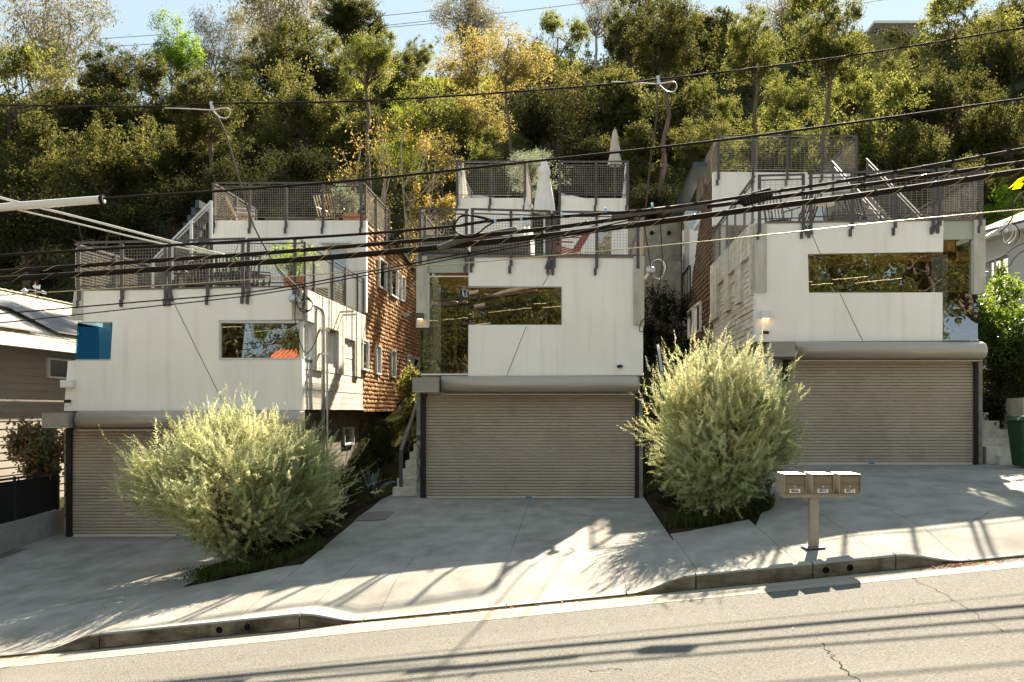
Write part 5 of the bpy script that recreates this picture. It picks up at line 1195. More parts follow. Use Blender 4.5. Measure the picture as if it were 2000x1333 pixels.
def umbrella(c,z0,zh0,zh1,r,label,m='umb',split=None,knob=True):
    """closed parasol: pole and hanging pleated canopy"""
    e=empty('closed_umbrella',(c[0],c[1],z0),label,'umbrella','closed umbrellas on the roof decks')
    mb=MB(); mb.tube([(c[0],c[1],z0),(c[0],c[1],zh1+.04)],.025,8); mb.build('pole',M['white_frame'] if m=='umb' else M['sofa'],e)
    mb=MB(); N=32; prof=[(1.0,0),(.98,.03),(.86,.25),(.66,.5),(.47,.72),(.62,.745),(.56,.80),(.30,.92),(.10,1)] if knob else [(1,0),(.96,.04),(.75,.3),(.6,.55),(.5,.75),(.35,.9),(.1,1)]
    base=0; vs_=[]
    for f,t in prof:
        for k in range(N):
            a=2*math.pi*k/N; rr_=r*f*(1+.16*math.cos(8*a+ t*1.5)+.05*math.sin(3*a)); vs_.append((c[0]+rr_*math.cos(a),c[1]+rr_*math.sin(a)*.8,zh0+(zh1-zh0)*t+(.02*math.cos(8*a) if t==0 else 0)))
    fs=[(j*N+k,j*N+(k+1)%N,(j+1)*N+(k+1)%N,(j+1)*N+k) for j in range(len(prof)-1) for k in range(N)]; fs.append(tuple((len(prof)-1)*N+k for k in range(N)))
    mb.add(vs_,fs); mb.build('canopy',M[m],e,smooth=True); return e
Yu=D2+3.4
umbrella((PX(1063,Yu),Yu),zd2,PZ(416,Yu),PZ(312,Yu),.25,'tall white closed umbrella in the opening between the two upper volumes')
umbrella((PX(1029,Yu-.8),Yu-.8),zd2,PZ(441,Yu-.8),PZ(388,Yu-.8),.10,'small white closed umbrella just left of the tall white one',knob=False)
umbrella((PX(904,30),30),PZ(387,28.6)-.1,PZ(383,30),PZ(323,30),.13,'narrow white closed umbrella at the left corner of the upper middle deck',knob=False)
umbrella((PX(1199,31.5),31.5),PZ(387,28.6)-.1,PZ(316,31.5),PZ(292,31.5),.20,'lower half of the tan closed umbrella above the upper middle deck','umbtan',knob=False) if False else None
Yt=31.5; e=umbrella((PX(1201,Yt),Yt),PZ(387,28.6)-.1,PZ(296,Yt),PZ(251,Yt),.15,'tan closed umbrella rising above the right side of the upper middle deck','umbtan',knob=False)
mb=MB(); N=24; vs_=[]; prof=[(1,0),(.9,.1),(.62,.7),(.35,1)]
for f,t in prof:
    for k in range(N):
        a=2*math.pi*k/N; r_=.22*f*(1+.14*math.cos(6*a)); vs_.append((PX(1201,Yt)+r_*math.cos(a),Yt+r_*math.sin(a),PZ(323,Yt)+(PZ(292,Yt)-PZ(323,Yt))*t))
mb.add(vs_,[(j*N+k,j*N+(k+1)%N,(j+1)*N+(k+1)%N,(j+1)*N+k) for j in range(3) for k in range(N)]); mb.build('canopy_skirt',M['umbtan'],e,smooth=True)
umbrella((PX(1222,31),31),PZ(387,28.6)-.1,PZ(380,31),PZ(322,31),.07,'very narrow white closed umbrella at the right corner of the upper middle deck',knob=False)
zd3=Zt3-.1
table('bistro_table',(PX(1599,D3+1.0),D3+1.0,zd3),.36,.36,.70,'round white bistro table behind the right house railing','tabletop','iron',True)
slat_chair('garden_chair',(PX(1520,D3+1.2),D3+1.2,zd3),2.6,'dark metal chair at the left end of the right house deck','iron','iron','dark chairs on the right house deck',w=.45,nb=6)
slat_chair('garden_chair',(PX(1560,D3+1.4),D3+1.4,zd3),-2.6,'dark metal chair just left of the round white bistro table','iron','iron','dark chairs on the right house deck',w=.45,nb=6)
slat_chair('garden_chair',(PX(1690,D3+1.5),D3+1.5,zd3),2.2,'dark metal chair near the stair on the right house deck','iron','iron','dark chairs on the right house deck',w=.45,nb=6)
sofa('outdoor_sofa',PX(1622,D3+1.0),PX(1668,D3+1.0),D3+.8,D3+1.7,zd3,.5,'dark outdoor sofa on the right house deck beside the bistro table')
# ---------------------------------------------------------------- cables
YC=17.6
def catm(pts,n=10):
    out=[]; p=[pts[0]]+pts+[pts[-1]]
    for i in range(1,len(p)-2):
        for k in range(n):
            t=k/n; a,b,c,d=p[i-1],p[i],p[i+1],p[i+2]
            out.append(tuple(.5*((2*b[j])+(-a[j]+c[j])*t+(2*a[j]-5*b[j]+4*c[j]-d[j])*t*t+(-a[j]+3*b[j]-3*c[j]+d[j])*t*t*t) for j in range(len(a))))
    out.append(pts[-1]); return out
def cable(pts,r,label,m='cable',Y=YC,name='overhead_cable',n=8,k=8,group='overhead cables in front of the houses',parent=None):
    """pts (px,py[,Y]) read off the photograph, hung at the depth of the pole line"""
    pp=[(q[0],q[1],q[2] if len(q)>2 else Y) for q in pts]; cc=[tuple(P(a,b,c)) for a,b,c in catm(pp,n)]
    mb=MB(); mb.tube(cc,r,k); o=mb.build(name,M[m],parent,smooth=True)
    if parent is None: tag(o,label,'cable',group)
    return o,cc
def helix(o,cc,r,pitch,m,name='lashing_wire',w=.005,turn=1):
    mb=MB(); pts=[]; s=0; prev=Vector(cc[0])
    for i in range(len(cc)-1):
        a=Vector(cc[i]);b=Vector(cc[i+1]); L=(b-a).length; nst=max(1,int(L/(pitch/10)))
        d=(b-a).normalized(); x=d.cross(Vector((0,0,1))).normalized(); y=x.cross(d)
        for k in range(nst):
            ph=2*math.pi*(s+L*k/nst)/pitch*turn; pts.append(a+(b-a)*k/nst+(x*math.cos(ph)+y*math.sin(ph))*(r+.002))
        s+=L
    mb.tube(pts,w,3,cap=False); mb.build(name,M[m],o)
X0,X9=-140,2140
o,cc=cable([(X0,205),(0,206),(320,209),(412,203),(700,198),(1000,180),(1270,157),(1640,112),(2000,54),(X9,30)],.016,'highest twisted cable crossing the trees with two drop clamps','cable'); helix(o,cc,.017,.9,'cablegrey',w=.006,name='messenger_wire')
cable([(X0,420),(0,408),(205,388),(420,374),(700,352),(1000,320),(1450,269),(2000,193),(X9,174)],.022,'single thick cable passing below the tan umbrella with a white sleeve at its left end')
o,_=cable([(X0,423),(0,406),(203,390)],.072,'white plastic sleeve over the cable at the left edge','sleeve',name='cable_sleeve')
mb=MB(); mb.tube([P(196,390.5,YC),P(203,390,YC)],.082,10); mb.build('end_clamp',M['cable'],o)
o,c3=cable([(X0,506),(0,499),(200,487),(480,471),(700,458),(900,441)],.024,'upper black cable ending in the loop left of the white umbrella',Y=YC-.34); 
o,_=cable([(900,441),(960,432),(1130,421),(1290,408),(1500,377),(1700,345),(2000,291),(X9,265)],.027,'black cable bundle from the loop up to the right edge with blue ties',Y=YC-.34); helix(o,_,.027,.5,'cablegrey',w=.006)
for px,py in ((967,431),(1018,427),(1097,420),(1183,411),(1274,402)):
    p=P(px,py,YC-.34); mb=MB(); mb.tube([p+Vector((-.02,0,0)),p+Vector((.02,0,.004))],.045,10); mb.build('cable_tie',M['bluetie'] if 'bluetie' in M else M.setdefault('bluetie',pmat('blue_tie',(.25,.5,.7),None,rough=.5)),o)
cable([(967,433),(930,424),(905,421),(893,430),(887,443),(893,456),(915,462),(935,455),(950,443),(966,434)],.014,'loop of spare black cable left of the closed white umbrella',Y=YC-.3,name='cable_loop',group='cable loops')
cable([(966,431),(930,422),(900,424),(890,436),(888,448)],.012,'second thin strand of the spare cable loop beside the white umbrella',Y=YC-.3,name='cable_loop',group='cable loops')
o,c4=cable([(X0,540),(0,531),(250,513),(500,496),(700,480),(900,463),(1050,449),(1200,429),(1300,413),(1420,399),(1700,360),(2000,317),(X9,294)],.036,'middle thick black cable of the three bundled lines'); helix(o,c4,.036,.55,'lash')
cable([(1195,424),(1300,410),(1380,402)],.062,'grey flat splice cover on the middle thick cable','cablegrey',name='splice_cover')
o,c5=cable([(X0,556),(0,546),(250,530),(500,513.5),(700,498),(900,479),(1100,457),(1300,432),(1500,405),(1700,379),(2000,334),(X9,312)],.052,'thickest black cable with spiral lashing wire, lowest of the heavy lines',Y=YC+.35); helix(o,c5,.052,.55,'lash')
cable([(855,487),(900,470),(960,458),(1010,449)],.06,'grey plastic guard joining the two thick cables below the loop','cablegrey',Y=YC+.28,name='splice_cover')
cable([(X0,622),(0,613),(250,592),(500,569.6),(700,535),(900,497),(1100,460),(1240,428)],.012,'thin black cable crossing the lowest white facade, upper of a pair')
cable([(X0,640),(0,631),(250,604),(500,576),(700,541),(900,503),(1100,466),(1240,438)],.010,'thin black cable crossing the lowest white facade, lower of a pair')
cable([(X0,586),(0,577),(250,562),(500,546),(700,530),(900,515),(1240,485),(1500,459),(1750,432),(2000,409),(X9,396)],.009,'thin tan cable strung below the heavy lines across all three houses','lash')
o,_=cable([(X0,345),(0,386),(150,424),(300,463),(440,499)],.02,'upper pale cable slanting down from the left edge to the lowest deck','sleeve',group='pale slanting cables')
cable([(X0,358),(0,401),(150,437),(300,473),(440,502)],.014,'lower pale cable slanting down from the left edge to the lowest deck','sleeve',group='pale slanting cables')
cable([(412,206,17.6),(440,260,17.8),(470,360,18.3),(495,440,19),(540,520,20),(583,565,D1-.4),(577,585,D1-.3)],.016,'drop cable hanging from the highest line down to the lowest house service head','cablegrey',group='house drop cables')
cable([(540,525,20.5),(575,572,21),(576,620,21.2),(582,655,21.2),(596,690,D1-.1),(612,676,D1-.1),(626,640,D1)],.010,'slack thin cable looping beside the pipe of the lowest house','cable',group='house drop cables')
cable([(1282,150,17.6),(1283,220,18),(1272,300,19),(1262,400,20.5),(1259,440,21.5),(1268,500,D2-.2),(1271,522,D2-.2)],.016,'drop cable hanging from the highest line to the middle house service head','cablegrey',group='house drop cables')
cable([(1290,440,20),(1293,520,22),(1280,590,D2-.1),(1262,640,D2-.1),(1250,648,D2-.1),(1252,630,D2-.1),(1262,620,D2-.1)],.010,'slack black cable dangling beside the middle house column','cable',group='house drop cables')
for k,(r1,r2) in enumerate(((24,17),(20,20),(16,14))):
    cable([(1272+2*k,528,D2-.1),(1275,512,D2-.1),(1290+k*3,508,D2-.1),(1298+k*2,525,D2-.1),(1290,545-k*2,D2-.1),(1276,540,D2-.1),(1270,530,D2-.1)],.009,['outer white coil at the middle house service head','middle white coil at the middle house service head','inner black coil at the middle house service head'][k],'sleeve' if k<2 else 'cable',name='cable_coil',group='coiled cables at the service heads')
cable([(X9,330,18),(2000,375,19),(1975,430,21),(1955,452,D3-.2)],.014,'drop cable from the right edge to the right house service head','cablegrey',group='house drop cables')
for k in range(3):
    cable([(1955,446,D3-.15),(1970-5*k,432+4*k,D3-.15),(1988-5*k,446,D3-.15),(1990-8*k,464,D3-.15),(1975-6*k,478-2*k,D3-.15),(1960,466,D3-.15),(1956,450,D3-.15)],.010,['large black coil at the right house service head','middle pale coil at the right house service head','small pale coil at the right house service head'][k],'cable' if k==0 else 'sleeve',name='cable_coil',group='coiled cables at the service heads')
cable([(X9,430,20),(2000,475,21),(1960,500,22),(1925,515,23)],.009,'thin black cable in front of the pale neighbour, upper one','cable')
cable([(X9,420,20),(2000,490,21),(1970,520,22),(1940,528,22.5),(1920,526,23)],.009,'thin black cable in front of the pale neighbour, lower sagging one','cable')
for k in range(3):
    cable([(588,590,D1-.25),(596,578+3*k,D1-.25),(610,592,D1-.25),(606,606,D1-.25),(592,610-3*k,D1-.25),(582,600,D1-.25),(580,590,D1-.25)],.011,['black coil hanging at the lowest house service head','pale coil hanging at the lowest house service head','inner black coil at the lowest house service head'][k],'cable' if k!=1 else 'cablegrey',name='cable_coil',group='coiled cables at the service heads')
# clamps on the highest line
for px,py,lab in ((412,203,'metal drop clamp with a small loop on the highest cable at left'),(1284,152,'metal drop clamp with loops on the highest cable at right')):
    p=P(px,py,YC); e=empty('drop_clamp',tuple(p),lab,'clamp'); mb=MB(); mb.tube([p+Vector((0,0,.03)),p+Vector((.03,0,-.12))],.03,8); mb.build('clamp_body',M['galv'],e)
    mb=MB(); mb.tube([tuple(P(a,b,YC)) for a,b in catm([(px-90,py+8),(px-40,py+10),(px,py+12),(px+30,py+8),(px+38,py+16),(px+32,py+27),(px+18,py+26),(px+4,py+14)])],.010,6); mb.build('wire_loop',M['sleeve'],e)
# splice case
p0,p1=P(1452,393,YC),P(1506,378,YC); e=empty('splice_case',tuple(p0),'ribbed black splice case hanging on the cables over the right house','splice case')
mb=MB(); mb.tube([p0-Vector((.1,0,.02)),p0,p1],[.03,.10,.10],14); mb.build('case_body',M['cable'],e)
for k in range(9):
    q=p0.lerp(p1,(k+.5)/9); d=(p1-p0).normalized(); mb=MB(); mb.tube([q-d*.012,q+d*.012],.112,14); mb.build('rib',M['iron'],e)
# far sky lines
for k,(pa,pb) in enumerate((((200,76),(860,20)),((200,92),(860,45)),((640,62),(1420,-30)),((1600,20),(2100,-70)))):
    cable([(pa[0],pa[1]),((pa[0]+pb[0])/2,(pa[1]+pb[1])/2+4),(pb[0],pb[1])],.03,['faint distant power line over the bright green tree','second faint distant power line below the first at left','faint distant power line above the centre trees','faint distant power line above the ridge house'][k],'cablegrey',Y=100,group='distant power lines',k=4)
# yellow leaves hanging in at the right edge
tw=empty('leafy_twig',tuple(P(2010,320,10)),'twig with long yellow leaves poking in at the right edge','twig')
mb=MB(); mb.tube([P(2040,330,10),P(2005,342,10)],.004,5); mb.build('stem',M['bark'],tw)
for a,b,w in (((2006,343),(1969,369),.022),((2000,358),(1976,371),.03),((2012,346),(1990,352),.02)):
    A=P(a[0],a[1],10);B=P(b[0],b[1],10); d=(B-A).normalized(); n_=d.cross(Vector((0,1,0)))*w; q=A.lerp(B,.4)
    me=fast_mesh('leaf',np.array([A,q+n_,B,q-n_+Vector((0,-.01,0))]),np.array([[0,1,2,3]]),[.5],M['yellowleaf']); link('leaf',me,tw)
# fallen leaves in the gutter
rng=np.random.default_rng(77); n=300
x=np.concatenate([rng.normal(4.72,.16,n//2),rng.normal(5.15,.3,n//4),rng.uniform(-7,6,n-n//2-n//4)]); y=np.concatenate([12.53-np.abs(rng.normal(0,.06,n//2)),12.45-np.abs(rng.normal(0,.1,n//4)),12.56-np.abs(rng.normal(0,.03,n-n//2-n//4))])
m_=90; x=np.concatenate([x,rng.uniform(-9,7,m_)]); y=np.concatenate([y,np.concatenate([rng.uniform(9.2,12.4,m_//2),rng.uniform(12.9,20,m_-m_//2)])]); c=np.stack([x,y,[(roadz(a,b) if b<12.6 else G(a,b))+.012 for a,b in zip(x,y)]],1); V,Fq,T=leaves(rng,c,.055,.03); V[:,2]=np.repeat(c[:,2],4)+rng.random(len(V))*.012
o=link('fallen_leaves',fast_mesh('fallen_leaves',V,Fq,T,M['deadleaf'])); tag(o,'dry reddish leaves lying in the gutter below the right kerb','leaves',kind='stuff')
# ---------------------------------------------------------------- trees on the hillside
def tree_kind(seed,m,R0=3.5,n=15000,L=.17,Wd=.10,nl=11,ncl=260,sig=.30,trunk='bark',lobe=.5,droop=0,flat=.85,nlimb=9,tw=110,tr=.2,holl=.6,base_out=.0):
    rng=np.random.default_rng(seed); pos,tint,lc,lr=crown_centres(rng,R0,nl,ncl,n,lobe,sig,flat,holl)
    dirs=np.array([0,0,-1.0])*droop if droop else None
    V,Fq,T=leaves(rng,pos,L,Wd,dirs=dirs,tint=tint); cm=fast_mesh('crown',V,Fq,T,m)
    mb=MB(); fork=np.array([rng.normal()*.3,rng.normal()*.3,-R0*.75])
    limb(mb,(0,0,-R0*6),fork,tr*1.35,tr*.8,rng,9,.035,8)
    ends=[]
    for k in range(min(nlimb,nl)):
        ends.append(limb(mb,fork+rng.normal(size=3)*.05,lc[k]+rng.normal(size=3)*.2,tr*.55,tr*.16,rng,6,.16,6))
    for k in range(tw):
        e=ends[rng.integers(0,len(ends))]; a=np.array(e[rng.integers(2,len(e))]); b=pos[rng.integers(0,n)]
        if np.linalg.norm(b-a)<R0*.9: limb(mb,a,b,tr*.16,tr*.04,rng,3,.12,4)
    me=bpy.data.meshes.new('trunk'); me.from_pydata(mb.v,[],mb.f); me.materials.append(M[trunk])
    return cm,me,R0
K={}
M['limey']=leafmat('lime_olive_leaves',[(.07,.10,.015),(.12,.15,.025),(.17,.18,.04)],.45,.6)
K['oak']=[tree_kind(101,M['oak'],n=30000,sig=.17,ncl=480,L=.13,Wd=.075,nl=15,lobe=.42),tree_kind(102,M['oak'],n=30000,nl=17,sig=.18,ncl=460,L=.145,Wd=.085,lobe=.42),tree_kind(103,M['oak'],n=26000,nl=12,sig=.18,ncl=400,L=.135,Wd=.08,flat=1.05)]
K['olive']=[tree_kind(111,M['olive'],n=20000,L=.13,Wd=.075,sig=.16,ncl=430,tw=110,flat=1.1,nl=15,lobe=.42),tree_kind(112,M['olive'],n=19000,L=.13,Wd=.075,nl=17,sig=.17,ncl=400,tw=110,lobe=.36)]
K['euc']=[tree_kind(121,M['euc'],n=13000,L=.17,Wd=.04,sig=.30,ncl=170,trunk='palebark',droop=1.2,tw=120,tr=.17,flat=1.1,nl=12,nlimb=12),tree_kind(122,M['euc'],n=17000,L=.16,Wd=.045,sig=.26,ncl=300,trunk='palebark',droop=.8,tw=120,tr=.15,nl=12,nlimb=12)]
K['gold']=[tree_kind(131,M['gold'],n=7500,L=.17,Wd=.09,sig=.26,ncl=240,tw=150,tr=.12,nlimb=11)]
K['bright']=[tree_kind(141,M['bright'],n=15000,L=.17,Wd=.08,sig=.22,ncl=300,tr=.14)]
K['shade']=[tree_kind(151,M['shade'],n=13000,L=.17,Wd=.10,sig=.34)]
K['grey']=[tree_kind(161,M['greygreen'],n=12000,L=.16,Wd=.04,sig=.22,ncl=260,droop=-.7)]
K['limey']=[tree_kind(142,M['limey'],n=9000,L=.13,Wd=.06,sig=.2,ncl=260,tr=.1,tw=80)]
kcount={}
def yfor(py): return float(np.interp(py,[20,60,110,170,230,300,360,440,500],[95,88,76,64,56,50,46,42,39]))
def tree(kind,px,py,rpx,label,name=None,Y=None,asp=1.0,thin=1.0):
    v=K[kind]; i=kcount.get(kind,0); kcount[kind]=i+1; cm,tm,R0=v[i%len(v)]
    Y=Y or yfor(py); p=P(px,py,Y); r=rpx*Y/F; s=r/R0/1.0
    gz=H(p.x,Y)
    e=empty(name or {'oak':'oak_tree','olive':'hillside_tree','euc':'eucalyptus_tree','gold':'golden_tree','bright':'green_tree','limey':'lime_tree','shade':'dark_tree','grey':'grey_green_tree'}[kind],(p.x,Y,gz),label,'tree','trees on the hillside behind the houses')
    rot=(i*2.4+px*.01)%6.283; asp=asp*(.85+.45*((px*7+py*3)%10)/10); tilt=((px*3)%7-3)*.05
    off=p-Vector((p.x,Y,gz))
    c=bpy.data.objects.new('crown',cm); C.objects.link(c); c.parent=e; c.location=off; c.rotation_euler=(tilt,tilt*.5,rot); c.scale=(s*1.10,s*1.02,s*asp*1.12)
    t=bpy.data.objects.new('trunk',tm); C.objects.link(t); t.parent=e; t.location=off; t.rotation_euler=(0,0,rot); t.scale=(s*.95,s*.95,s*asp)
    return e
TR=[
('euc',95,85,140,'tan eucalyptus crown against the sky in the top left corner'),
('oak',205,165,85,'dark oak sloping down to the sky gap right of the top left crown'),
('olive',40,215,120,'olive tree at the left edge just below the tan eucalyptus'),
('oak',165,245,125,'broad oak left of the first drop clamp'),
('oak',300,215,95,'oak below and left of the bright green tree'),
('bright',340,112,62,'small bright green tree standing against the blue sky'),
('euc',525,-10,135,'tall pale-trunked eucalyptus reaching out of the top of the picture'),
('euc',415,90,75,'thin bare eucalyptus just right of the bright green tree'),
('olive',440,190,90,'sunlit yellowish tree under the tall eucalyptus'),
('oak',570,150,105,'broad oak right of the pale eucalyptus trunks'),
('oak',680,40,80,'green oak at the top edge left of the central sky'),
('olive',640,130,85,'yellow-tinged tree below the green oak at the top edge'),
('oak',735,165,95,'dark oak bordering the central patch of sky'),
('olive',815,110,42,'small thin-topped tree standing in the central sky'),
('euc',925,30,85,'airy eucalyptus at the top edge above the golden tree'),
('gold',925,125,80,'golden-leaved tree with visible branches in the upper centre'),
('gold',1010,120,75,'golden tree right of the visible branches in the upper centre'),
('olive',1085,110,80,'yellow-green tree between the golden trees and the dark oak'),
('euc',1165,25,60,'thin leafless eucalyptus top left of the tall dark oak'),
('oak',1225,80,80,'dark oak top above the second drop clamp'),
('oak',1340,70,105,'tall dark oak right of centre reaching the top edge'),
('olive',1455,90,75,'sunlit tree in front of the sky right of the tall dark oak'),
('euc',1545,20,80,'pale drooping eucalyptus at the top edge right of centre'),
('olive',1598,60,80,'loose crowned tree left of the ridge house'),
('olive',1660,195,75,'sunlit olive tree just below the ridge house'),
('olive',1755,172,62,'low sunlit tree covering the foot of the ridge house'),
('olive',1778,108,24,'small round tree directly in front of the ridge house'),
('olive',1885,65,105,'large sunlit tree in the upper right corner'),
('oak',1985,20,90,'tree crown cut by the top right corner'),
('oak',1965,150,105,'dark oak at the right edge under the corner crown'),
('olive',860,225,85,'pale green tree on the grassy slope left of centre'),
('gold',960,230,75,'golden tree with crossing dark limbs near the centre'),
('gold',1080,215,80,'autumn tree right of the crossing dark limbs'),
('oak',1185,210,105,'dense oak left of the second drop cable'),
('oak',1310,210,110,'dense oak directly behind the second drop cable'),
('olive',1390,215,60,'small crowned tree left of the slender trunk above the highest deck'),
('olive',1535,200,70,'tree between the two bare trunks above the highest deck'),
('olive',1700,255,105,'broad sunlit tree right above the highest deck corner'),
('oak',1835,215,110,'large dark-limbed oak at the right under the top cable'),
('oak',1955,280,100,'shaded oak at the right edge between the two upper cables'),
('oak',60,330,120,'dark oak at the left edge in the middle of the slope'),
('oak',205,355,115,'dark oak behind the slanting pale cables'),
('oak',350,310,100,'shaded oak left of the first drop cable'),
('oak',480,285,95,'shaded oak right of the first drop cable'),
('oak',600,245,95,'dark oak with green highlights above the upper left deck'),
('oak',700,270,80,'dark oak above the bare golden shrub'),
('limey',795,235,60,'lime green young tree above the bare golden shrub'),
('shade',1075,270,85,'very dark tree mass right above the tall white umbrella'),
('shade',1150,330,70,'dark tree behind the tan umbrella'),
('oak',1240,320,90,'shaded oak beside the tan umbrella'),
('oak',1360,300,75,'shaded oak just left of the highest deck'),
('olive',1500,290,95,'tree with sparkling leaves behind the highest deck railing'),
('olive',1620,310,80,'low tree behind the right corner of the highest deck'),
('oak',1770,320,95,'shaded oak above the right outside stair'),
('oak',1900,390,100,'dark oak right of the right house behind the cables'),
('bright',1960,430,60,'green-leaved tree just above the pale neighbour roof'),
('shade',60,470,110,'dark tree low on the slope above the pale shingle roof'),
('shade',200,470,100,'dark tree behind the left end of the lowest deck railing'),
('shade',330,430,90,'dark tree behind the left outside stair'),
('shade',480,390,90,'dark tree behind the left half of the upper left deck'),
('shade',600,360,80,'dark tree behind the right half of the upper left deck'),
('olive',1468,100,78,'tall slender-trunked tree standing in front of the slope left of the highest deck corner'),
('olive',1607,85,92,'tall tree with a clear forked trunk rising behind the right part of the highest deck'),
('gold',1000,110,82,'tall golden tree with a bare dark trunk behind the upper middle deck'),
('oak',1288,105,98,'tall oak with a bare trunk behind the second drop cable'),
('olive',725,110,70,'tall thin tree with a bare trunk behind the golden shrub'),
('oak',408,215,88,'tall dark oak standing forward behind the first drop clamp'),
('grey',1035,335,62,'grey-green juniper left of the tall white umbrella'),
('olive',970,300,60,'yellow-green shrub tree left of the grey-green juniper'),
('gold',870,310,62,'golden tree above the left corner of the upper middle deck'),
('shade',1290,420,60,'dark tree in the gap between the middle and right houses'),
('shade',1240,400,45,'dark small tree right of the upper middle deck'),
]
for t_ in TR:
    kw={}
    if t_[0]=='euc': kw['asp']=1.15
    for w_,y_ in (('tall slender-trunked',45),('tall tree with a clear',44),('tall golden tree with',47),('tall oak with a bare',43),('tall thin tree with',45),('tall dark oak standing',46)):
        if w_ in t_[4]: kw['Y']=y_; kw['asp']=1.05
    if 'grey-green juniper left' in t_[4]: kw['Y']=37.0
    tree(*t_,**kw)
# golden half-bare shrub just behind the middle of the picture
def bare_shrub():
    Y=36.5; c=P(760,400,Y); b=(c.x,Y,H(c.x,Y)); e=empty('golden_shrub',b,'half-bare golden shrub with many fine pale twigs between the upper left and middle decks','shrub')
    rng=np.random.default_rng(5); mb=MB(); tips=[]
    cen=np.array(P(765,390,Y)); rad=np.array([2.5,1.8,2.9])
    for k in range(16):
        d=unit(rng.normal(size=(1,3)))[0]; d[2]=abs(d[2])*.9+.1; tip=cen+d*rad*.85-np.array([0,0,.4])
        pts=limb(mb,np.array(b)+rng.normal(size=3)*[.2,.2,0],tip,.06,.016,rng,7,.07,5)
        for j in range(12):
            q=np.array(pts[rng.integers(2,8)]); t=q+unit((unit((q-cen)[None])+[0,0,.8]+rng.normal(size=(1,3))*.6))[0]*rng.uniform(.5,1.2); p2=limb(mb,q,t,.014,.005,rng,3,.06,4)
            tips+= [np.array(x) for x in p2[1:]]
    mb.build('branches',M['palebark'],e)
    tips=np.array(tips); n=7500; pos=tips[rng.integers(0,len(tips),n)]+rng.normal(size=(n,3))*.16
    V,Fq,T=leaves(rng,pos,.10,.045,dirs=np.array([0,0,-.5])); link('foliage',fast_mesh('foliage',V,Fq,T,M['goldleaf']),e)
M['goldleaf']=leafmat('golden_shrub_leaves',[(.11,.085,.024),(.18,.14,.036),(.245,.185,.05),(.11,.11,.03)],.42,.6)
bare_shrub()
shrub('lime_shrub',tuple(P(770,300,39)),(1.3,1.0,1.3),5000,.10,.03,M['limey'],81,'lime green shrub rising behind the half-bare golden shrub')
shrub('golden_shrub',tuple(P(850,430,34)),(.8,.8,1.5),3200,.10,.05,M['goldleaf'],82,'golden leaves beside the left end of the middle deck railing',twigs=60,trunkm='palebark')
# shrubs that cover the slope between the trees: one uncountable mass
def undergrowth():
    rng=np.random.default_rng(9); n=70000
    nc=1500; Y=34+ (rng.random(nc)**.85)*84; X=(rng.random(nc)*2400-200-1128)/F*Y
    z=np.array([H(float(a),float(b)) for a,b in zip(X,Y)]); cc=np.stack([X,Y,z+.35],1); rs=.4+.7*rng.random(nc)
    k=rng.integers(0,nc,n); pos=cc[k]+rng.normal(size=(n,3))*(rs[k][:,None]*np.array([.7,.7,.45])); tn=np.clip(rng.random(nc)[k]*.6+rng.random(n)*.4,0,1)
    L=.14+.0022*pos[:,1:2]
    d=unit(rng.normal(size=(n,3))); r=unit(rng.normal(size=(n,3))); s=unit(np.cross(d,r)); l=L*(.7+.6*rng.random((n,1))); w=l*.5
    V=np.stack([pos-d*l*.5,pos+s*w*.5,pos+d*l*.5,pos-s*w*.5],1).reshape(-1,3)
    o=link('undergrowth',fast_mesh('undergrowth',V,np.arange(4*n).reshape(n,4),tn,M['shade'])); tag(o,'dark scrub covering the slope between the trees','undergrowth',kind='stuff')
undergrowth()
blades('hill_grass',14000,PX(885,100),104,13,14,1.0,.12,M['hillgrass'],6,'sunlit green grass on the open slope in the upper centre','grass','stuff',zf=H)
# ridge house
rh=empty('ridge_house',(PX(1760,118),118,41),'grey flat-roofed house on the ridge at the top right','house')
Y=116; mb=MB(); mb.box(PX(1712,Y),Y,38,PX(1792,Y),Y+8,PZ(56,Y)); mb.build('wall',M['lwall'],rh)
mb=MB(); mb.box(PX(1700,Y),Y-1.5,PZ(55,Y),PX(1803,Y),Y+9,PZ(50,Y)); mb.build('roof',M['plant_white'],rh)
for a,b in ((1745,1757),(1716,1724)):
    w=frame_px(a,66,b,78,Y-.06,.15,.12,M['roofdark'],rh,'window'); pane('pane',[(a+.8,77),(b-.8,77),(b-.8,67),(a+.8,67)],Y-.02,M['glassdark'],w)
up=empty('utility_pole',(PX(1326,98),98,H(PX(1326,98),98)),'thin wooden pole sticking up above the trees at the top edge right of centre','pole')
mb=MB(); mb.tube([(PX(1326,98),98,H(PX(1326,98),98)),(PX(1326,98),98,PZ(-25,98))],.2,8); mb.build('pole_shaft',M['bark'],up)
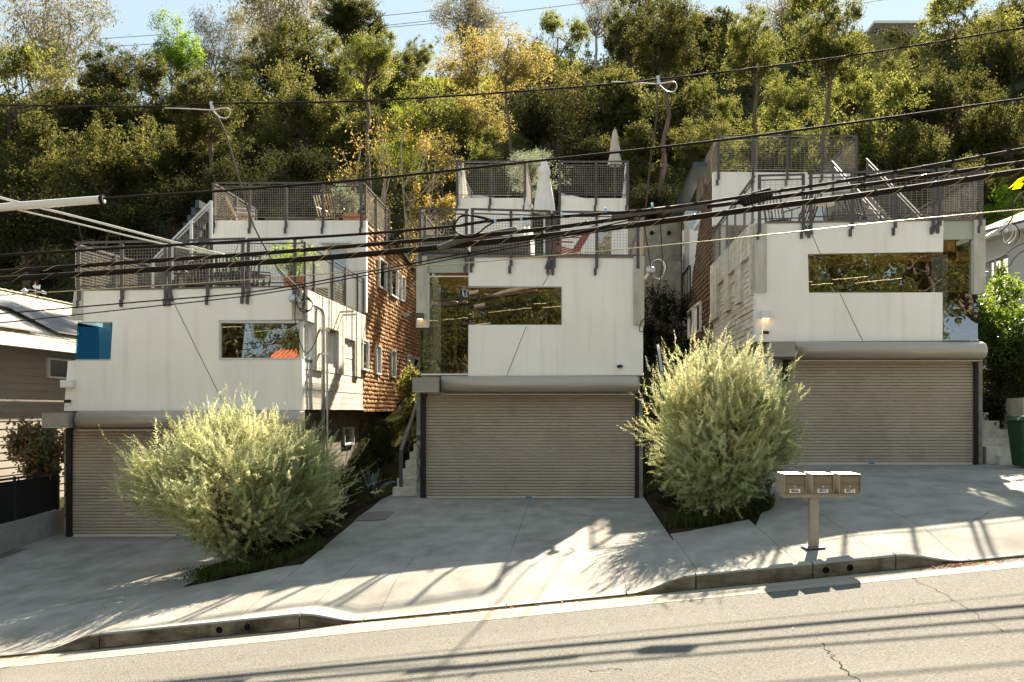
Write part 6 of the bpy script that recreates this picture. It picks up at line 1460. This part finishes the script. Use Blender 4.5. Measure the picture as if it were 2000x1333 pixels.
# ---------------------------------------------------------------- far side of the street, seen in the window glass
far=[('olive',-24,-26,5.5,'olive tree across the street, left of the tan house'),('oak',-10,-27,6.5,'oak across the street near the tan house'),('olive',-1,-29,6.5,'olive tree across the street behind the viewpoint'),('oak',8,-26,6.5,'oak across the street to the right of the viewpoint'),('olive',16,-24,6.5,'tall olive tree across the street at right'),('olive',24,-28,7.5,'big olive tree far right across the street'),('oak',34,-24,6.5,'oak farthest right across the street'),('olive',-34,-24,6.5,'olive tree farthest left across the street'),('gold',12.5,-17,3.8,'small golden tree across the street at right'),('oak',-4.5,-17,3.6,'low dark oak across the street behind the viewpoint'),('oak',2.5,-16,3.4,'low dark oak across the street left of the golden tree'),('olive',-14,-16.5,2.6,'low bushy olive in front of the tan house'),('oak',-7.5,-23,5.5,'round oak beside the tan house across the street'),('oak',19,-17,4,'low dark oak across the street far right'),('olive',5,-32,8,'very tall olive tree behind the others across the street'),('oak',27.5,-21,7.0,'dense oak across the street opposite the highest house'),('oak',-17,-34,8.5,'very tall oak rising behind the tan house across the street')]
for i,(kd,x,y,r,lb) in enumerate(far):
    cm,tm,R0=K[kd][i%len(K[kd])]; gz=roadz(x,y); e=empty('street_tree',(x,y,gz),lb,'tree','trees across the street'); s=r/R0
    for nm,me in (('crown',cm),('trunk',tm)):
        c=bpy.data.objects.new(nm,me); C.objects.link(c); c.parent=e; c.location=(0,0,r*1.25+1.2); c.scale=(s,s,s); c.rotation_euler=(0,0,i*1.7)
th=empty('tan_house',(-17,-20,-3),'tan house with red tiled roof across the street, seen in the window glass','house')
mb=MB(); mb.box(-24,-27,-4,-15,-19,3.9); mb.build('wall',M['tanwall'],th)
mb=MB(); mb.plate([[Vector((-24.6,-18.5,3.9)),Vector((-14.4,-18.5,3.9)),Vector((-14.4,-23,6.0)),Vector((-24.6,-23,6.0))],[Vector((-24.6,-23,6.0)),Vector((-14.4,-23,6.0)),Vector((-14.4,-27.5,3.9)),Vector((-24.6,-27.5,3.9))]],(0,0,.1)); rf=mb.build('roof',M['tile'],th)
for k in range(33):
    x=-24.5+k*.31
    if k==0:
        mb=MB(); mb.tube([Vector((x,-18.5,4.02)),Vector((x,-23,6.12))],.09,6); o=mb.build('tile_row',M['tile'],rf); me=o.data; b0=o.location.copy()
    else: o=bpy.data.objects.new('tile_row',me); C.objects.link(o); o.parent=rf; o.location=b0+Vector((k*.31,0,0))
mb=MB(); mb.box(-18.4,-22.6,4.6,-17.4,-21.6,7.2); mb.build('chimney',M['plant_white'],th)
for x in (-22,-19.5,-16.8):
    mb=MB(); mb.box(x-.6,-19.0,.4,x+.6,-18.94,2.0); w=mb.build('window',M['white_frame'],th); mb=MB(); mb.box(x-.5,-18.94,.5,x+.5,-18.93,1.9); mb.build('pane',M['glassdark'],w)
